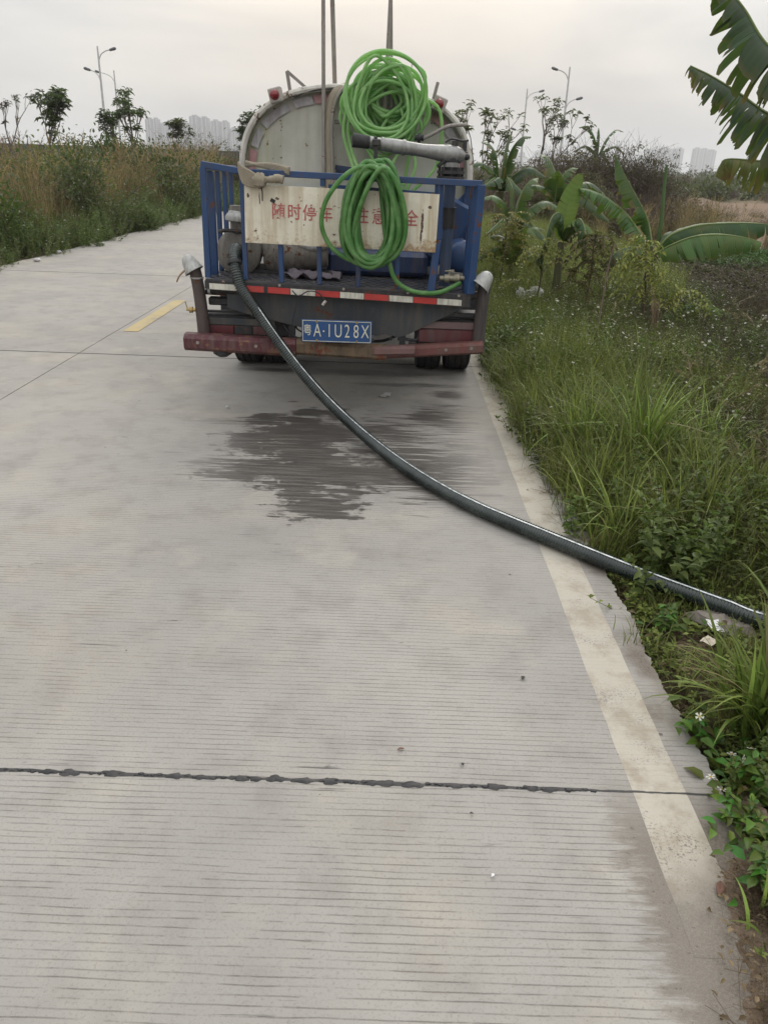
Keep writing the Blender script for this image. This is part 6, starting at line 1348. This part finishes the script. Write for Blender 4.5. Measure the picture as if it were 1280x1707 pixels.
# ------------------------------------------------------------------ far apartment blocks
t = NT('far_facade'); x, y, z = t.xyz()
fl_ = t.ma('FRACT', t.ma('DIVIDE', z, 3.0)); fx_ = t.ma('FRACT', t.ma('DIVIDE', x, 4.2))
win = t.ma('MULTIPLY', t.ma('MULTIPLY', t.ma('GREATER_THAN', fl_, .35), t.ma('LESS_THAN', fl_, .85)), t.ma('MULTIPLY', t.ma('GREATER_THAN', fx_, .25), t.ma('LESS_THAN', fx_, .75)))
FAC = t.end(t.pb(t.mix(t.ma('MULTIPLY', win, .8), (.30, .295, .31), (.08, .09, .11)), .8)); RECM = paint('facade_recess', (.16, .165, .18), .7, dirt=.1); PIER = paint('facade_pier', (.44, .42, .42), .7, dirt=.05)
def block(label, x, y, w_, h, seed, group):
    o = thing('apartment_block', label, 'apartment block', (x, y, 0), group); r_ = random.Random(seed); n = max(2, int(w_/17)); ww = w_/n
    for k in range(n):
        hh = h-(r_.uniform(0, .08)*h if n > 1 else 0); xa = x-w_/2+k*ww; yo = r_.choice((0, 3))
        b_ = MB().box(xa+.6, xa+ww-.6, y+yo, y+yo+16, 0, hh, 0).build('tower', FAC, o)
        MB().box(xa-.6, xa+.6, y+yo+2, y+14, 0, hh-1.5, 0).build('recess', RECM, b_); MB().box(xa+ww*.30, xa+ww*.30+1.2, y+yo-.8, y+yo, 0, hh-.5, 0).box(xa+ww*.68, xa+ww*.68+1.2, y+yo-.8, y+yo, 0, hh-.5, 0).build('pier', PIER, b_)
        MB().box(xa+ww*.43, xa+ww*.57, y+yo-.3, y+yo, 0, hh, 0).build('stair_window_strip', RECM, b_)
        MB().box(xa+ww*.25, xa+ww*.75, y+yo+4, y+yo+12, hh, hh+2.5, 0).build('roof_house', FAC, o)
GR_ = 'hazy apartment blocks on the right skyline'; GL_ = 'hazy apartment blocks on the left skyline'
q = 2200/600
for lb_, xa, xb, h, sd in (('pair of hazy towers nearest the right end of the skyline', 206.5, 222.4, 17.9, 1), ('wide stepped hazy block, second from the right', 180, 199.5, 17.6, 2), ('narrow hazy tower beside the wide stepped block, lower than it', 173, 178.5, 16.0, 3)):
    block(lb_, (xa+xb)/2*q, 2200, (xb-xa)*q, h*q, sd, GR_)
block('faint low hazy towers seen between the right lamp post and the brown mound', 108*q*1.2, 2650, 26*q, 13*q*1.2, 4, GR_)
block('faintest tower left of the right lamp post above the banana leaves', 84*q*1.2, 2650, 14*q, 12*q*1.2, 5, GR_)
q = 1500/450
for lb_, xa, xb, h, sd in (('block at the left end of the left skyline group', -132, -124.8, 19.2, 11), ('long level block behind the young tree, second from the left', -124, -109.6, 17.6, 12), ('tallest block of the left skyline group', -108.8, -98.6, 20.9, 13), ('lower block right of the tallest one', -97.6, -88.5, 18.8, 14), ('lowest block of the left group, nearest the tank', -88, -80, 16.6, 15)):
    block(lb_, (xa+xb)/2*q, 1500+sd, (xb-xa)*q, h*q, sd, GL_)
# ------------------------------------------------------------------ far woods and haze
def woods(name, label, x0, x1, y0, y1, n, h, c, sd):
    g_ = np.random.default_rng(sd); k = n//60; cx = g_.uniform(x0, x1, k); cy = g_.uniform(y0, y1, k); ch = g_.uniform(.5, 1, k)*h; w = g_.integers(0, k, n); u = g_.normal(0, 1, (n, 3)); u /= np.linalg.norm(u, axis=1)[:, None]
    P = np.stack([cx[w]+u[:, 0]*ch[w]*.7, cy[w]+u[:, 1]*ch[w]*.7, np.abs(u[:, 2])*ch[w]], 1); V, F, C_ = leaves(P, u+g_.normal(0, .5, (n, 3)), h*.22, h*.14, np.array(c), sd)
    o = mk(name, V, F, LEAF, None, False, C_); tag(o, label, 'woods', kind='stuff')
woods('far_woods', 'dull green woods fading into the haze along the horizon', -260, 420, 200, 420, 42000, 3.6, ((.05, .06, .035), (.10, .11, .06)), 1)
woods('field_trees', 'low grey green bushes across the middle of the far field', 14, 60, 55, 90, 12000, 1.5, ((.06, .07, .04), (.12, .12, .07)), 2)
t = NT('haze_air'); pv = t.n('ShaderNodeVolumePrincipled'); pv.inputs['Color'].default_value = (.93, .94, .97, 1); pv.inputs['Density'].default_value = .00040; pv.inputs['Anisotropy'].default_value = .2
t.t.links.new(pv.outputs[0], t.out.inputs['Volume']); HZ = t.m
tag(MB().box(-3300, 3300, -140, 4300, -1.6, 96, 0).build('haze', HZ, None), 'pale grey haze over the whole scene', kind='stuff')
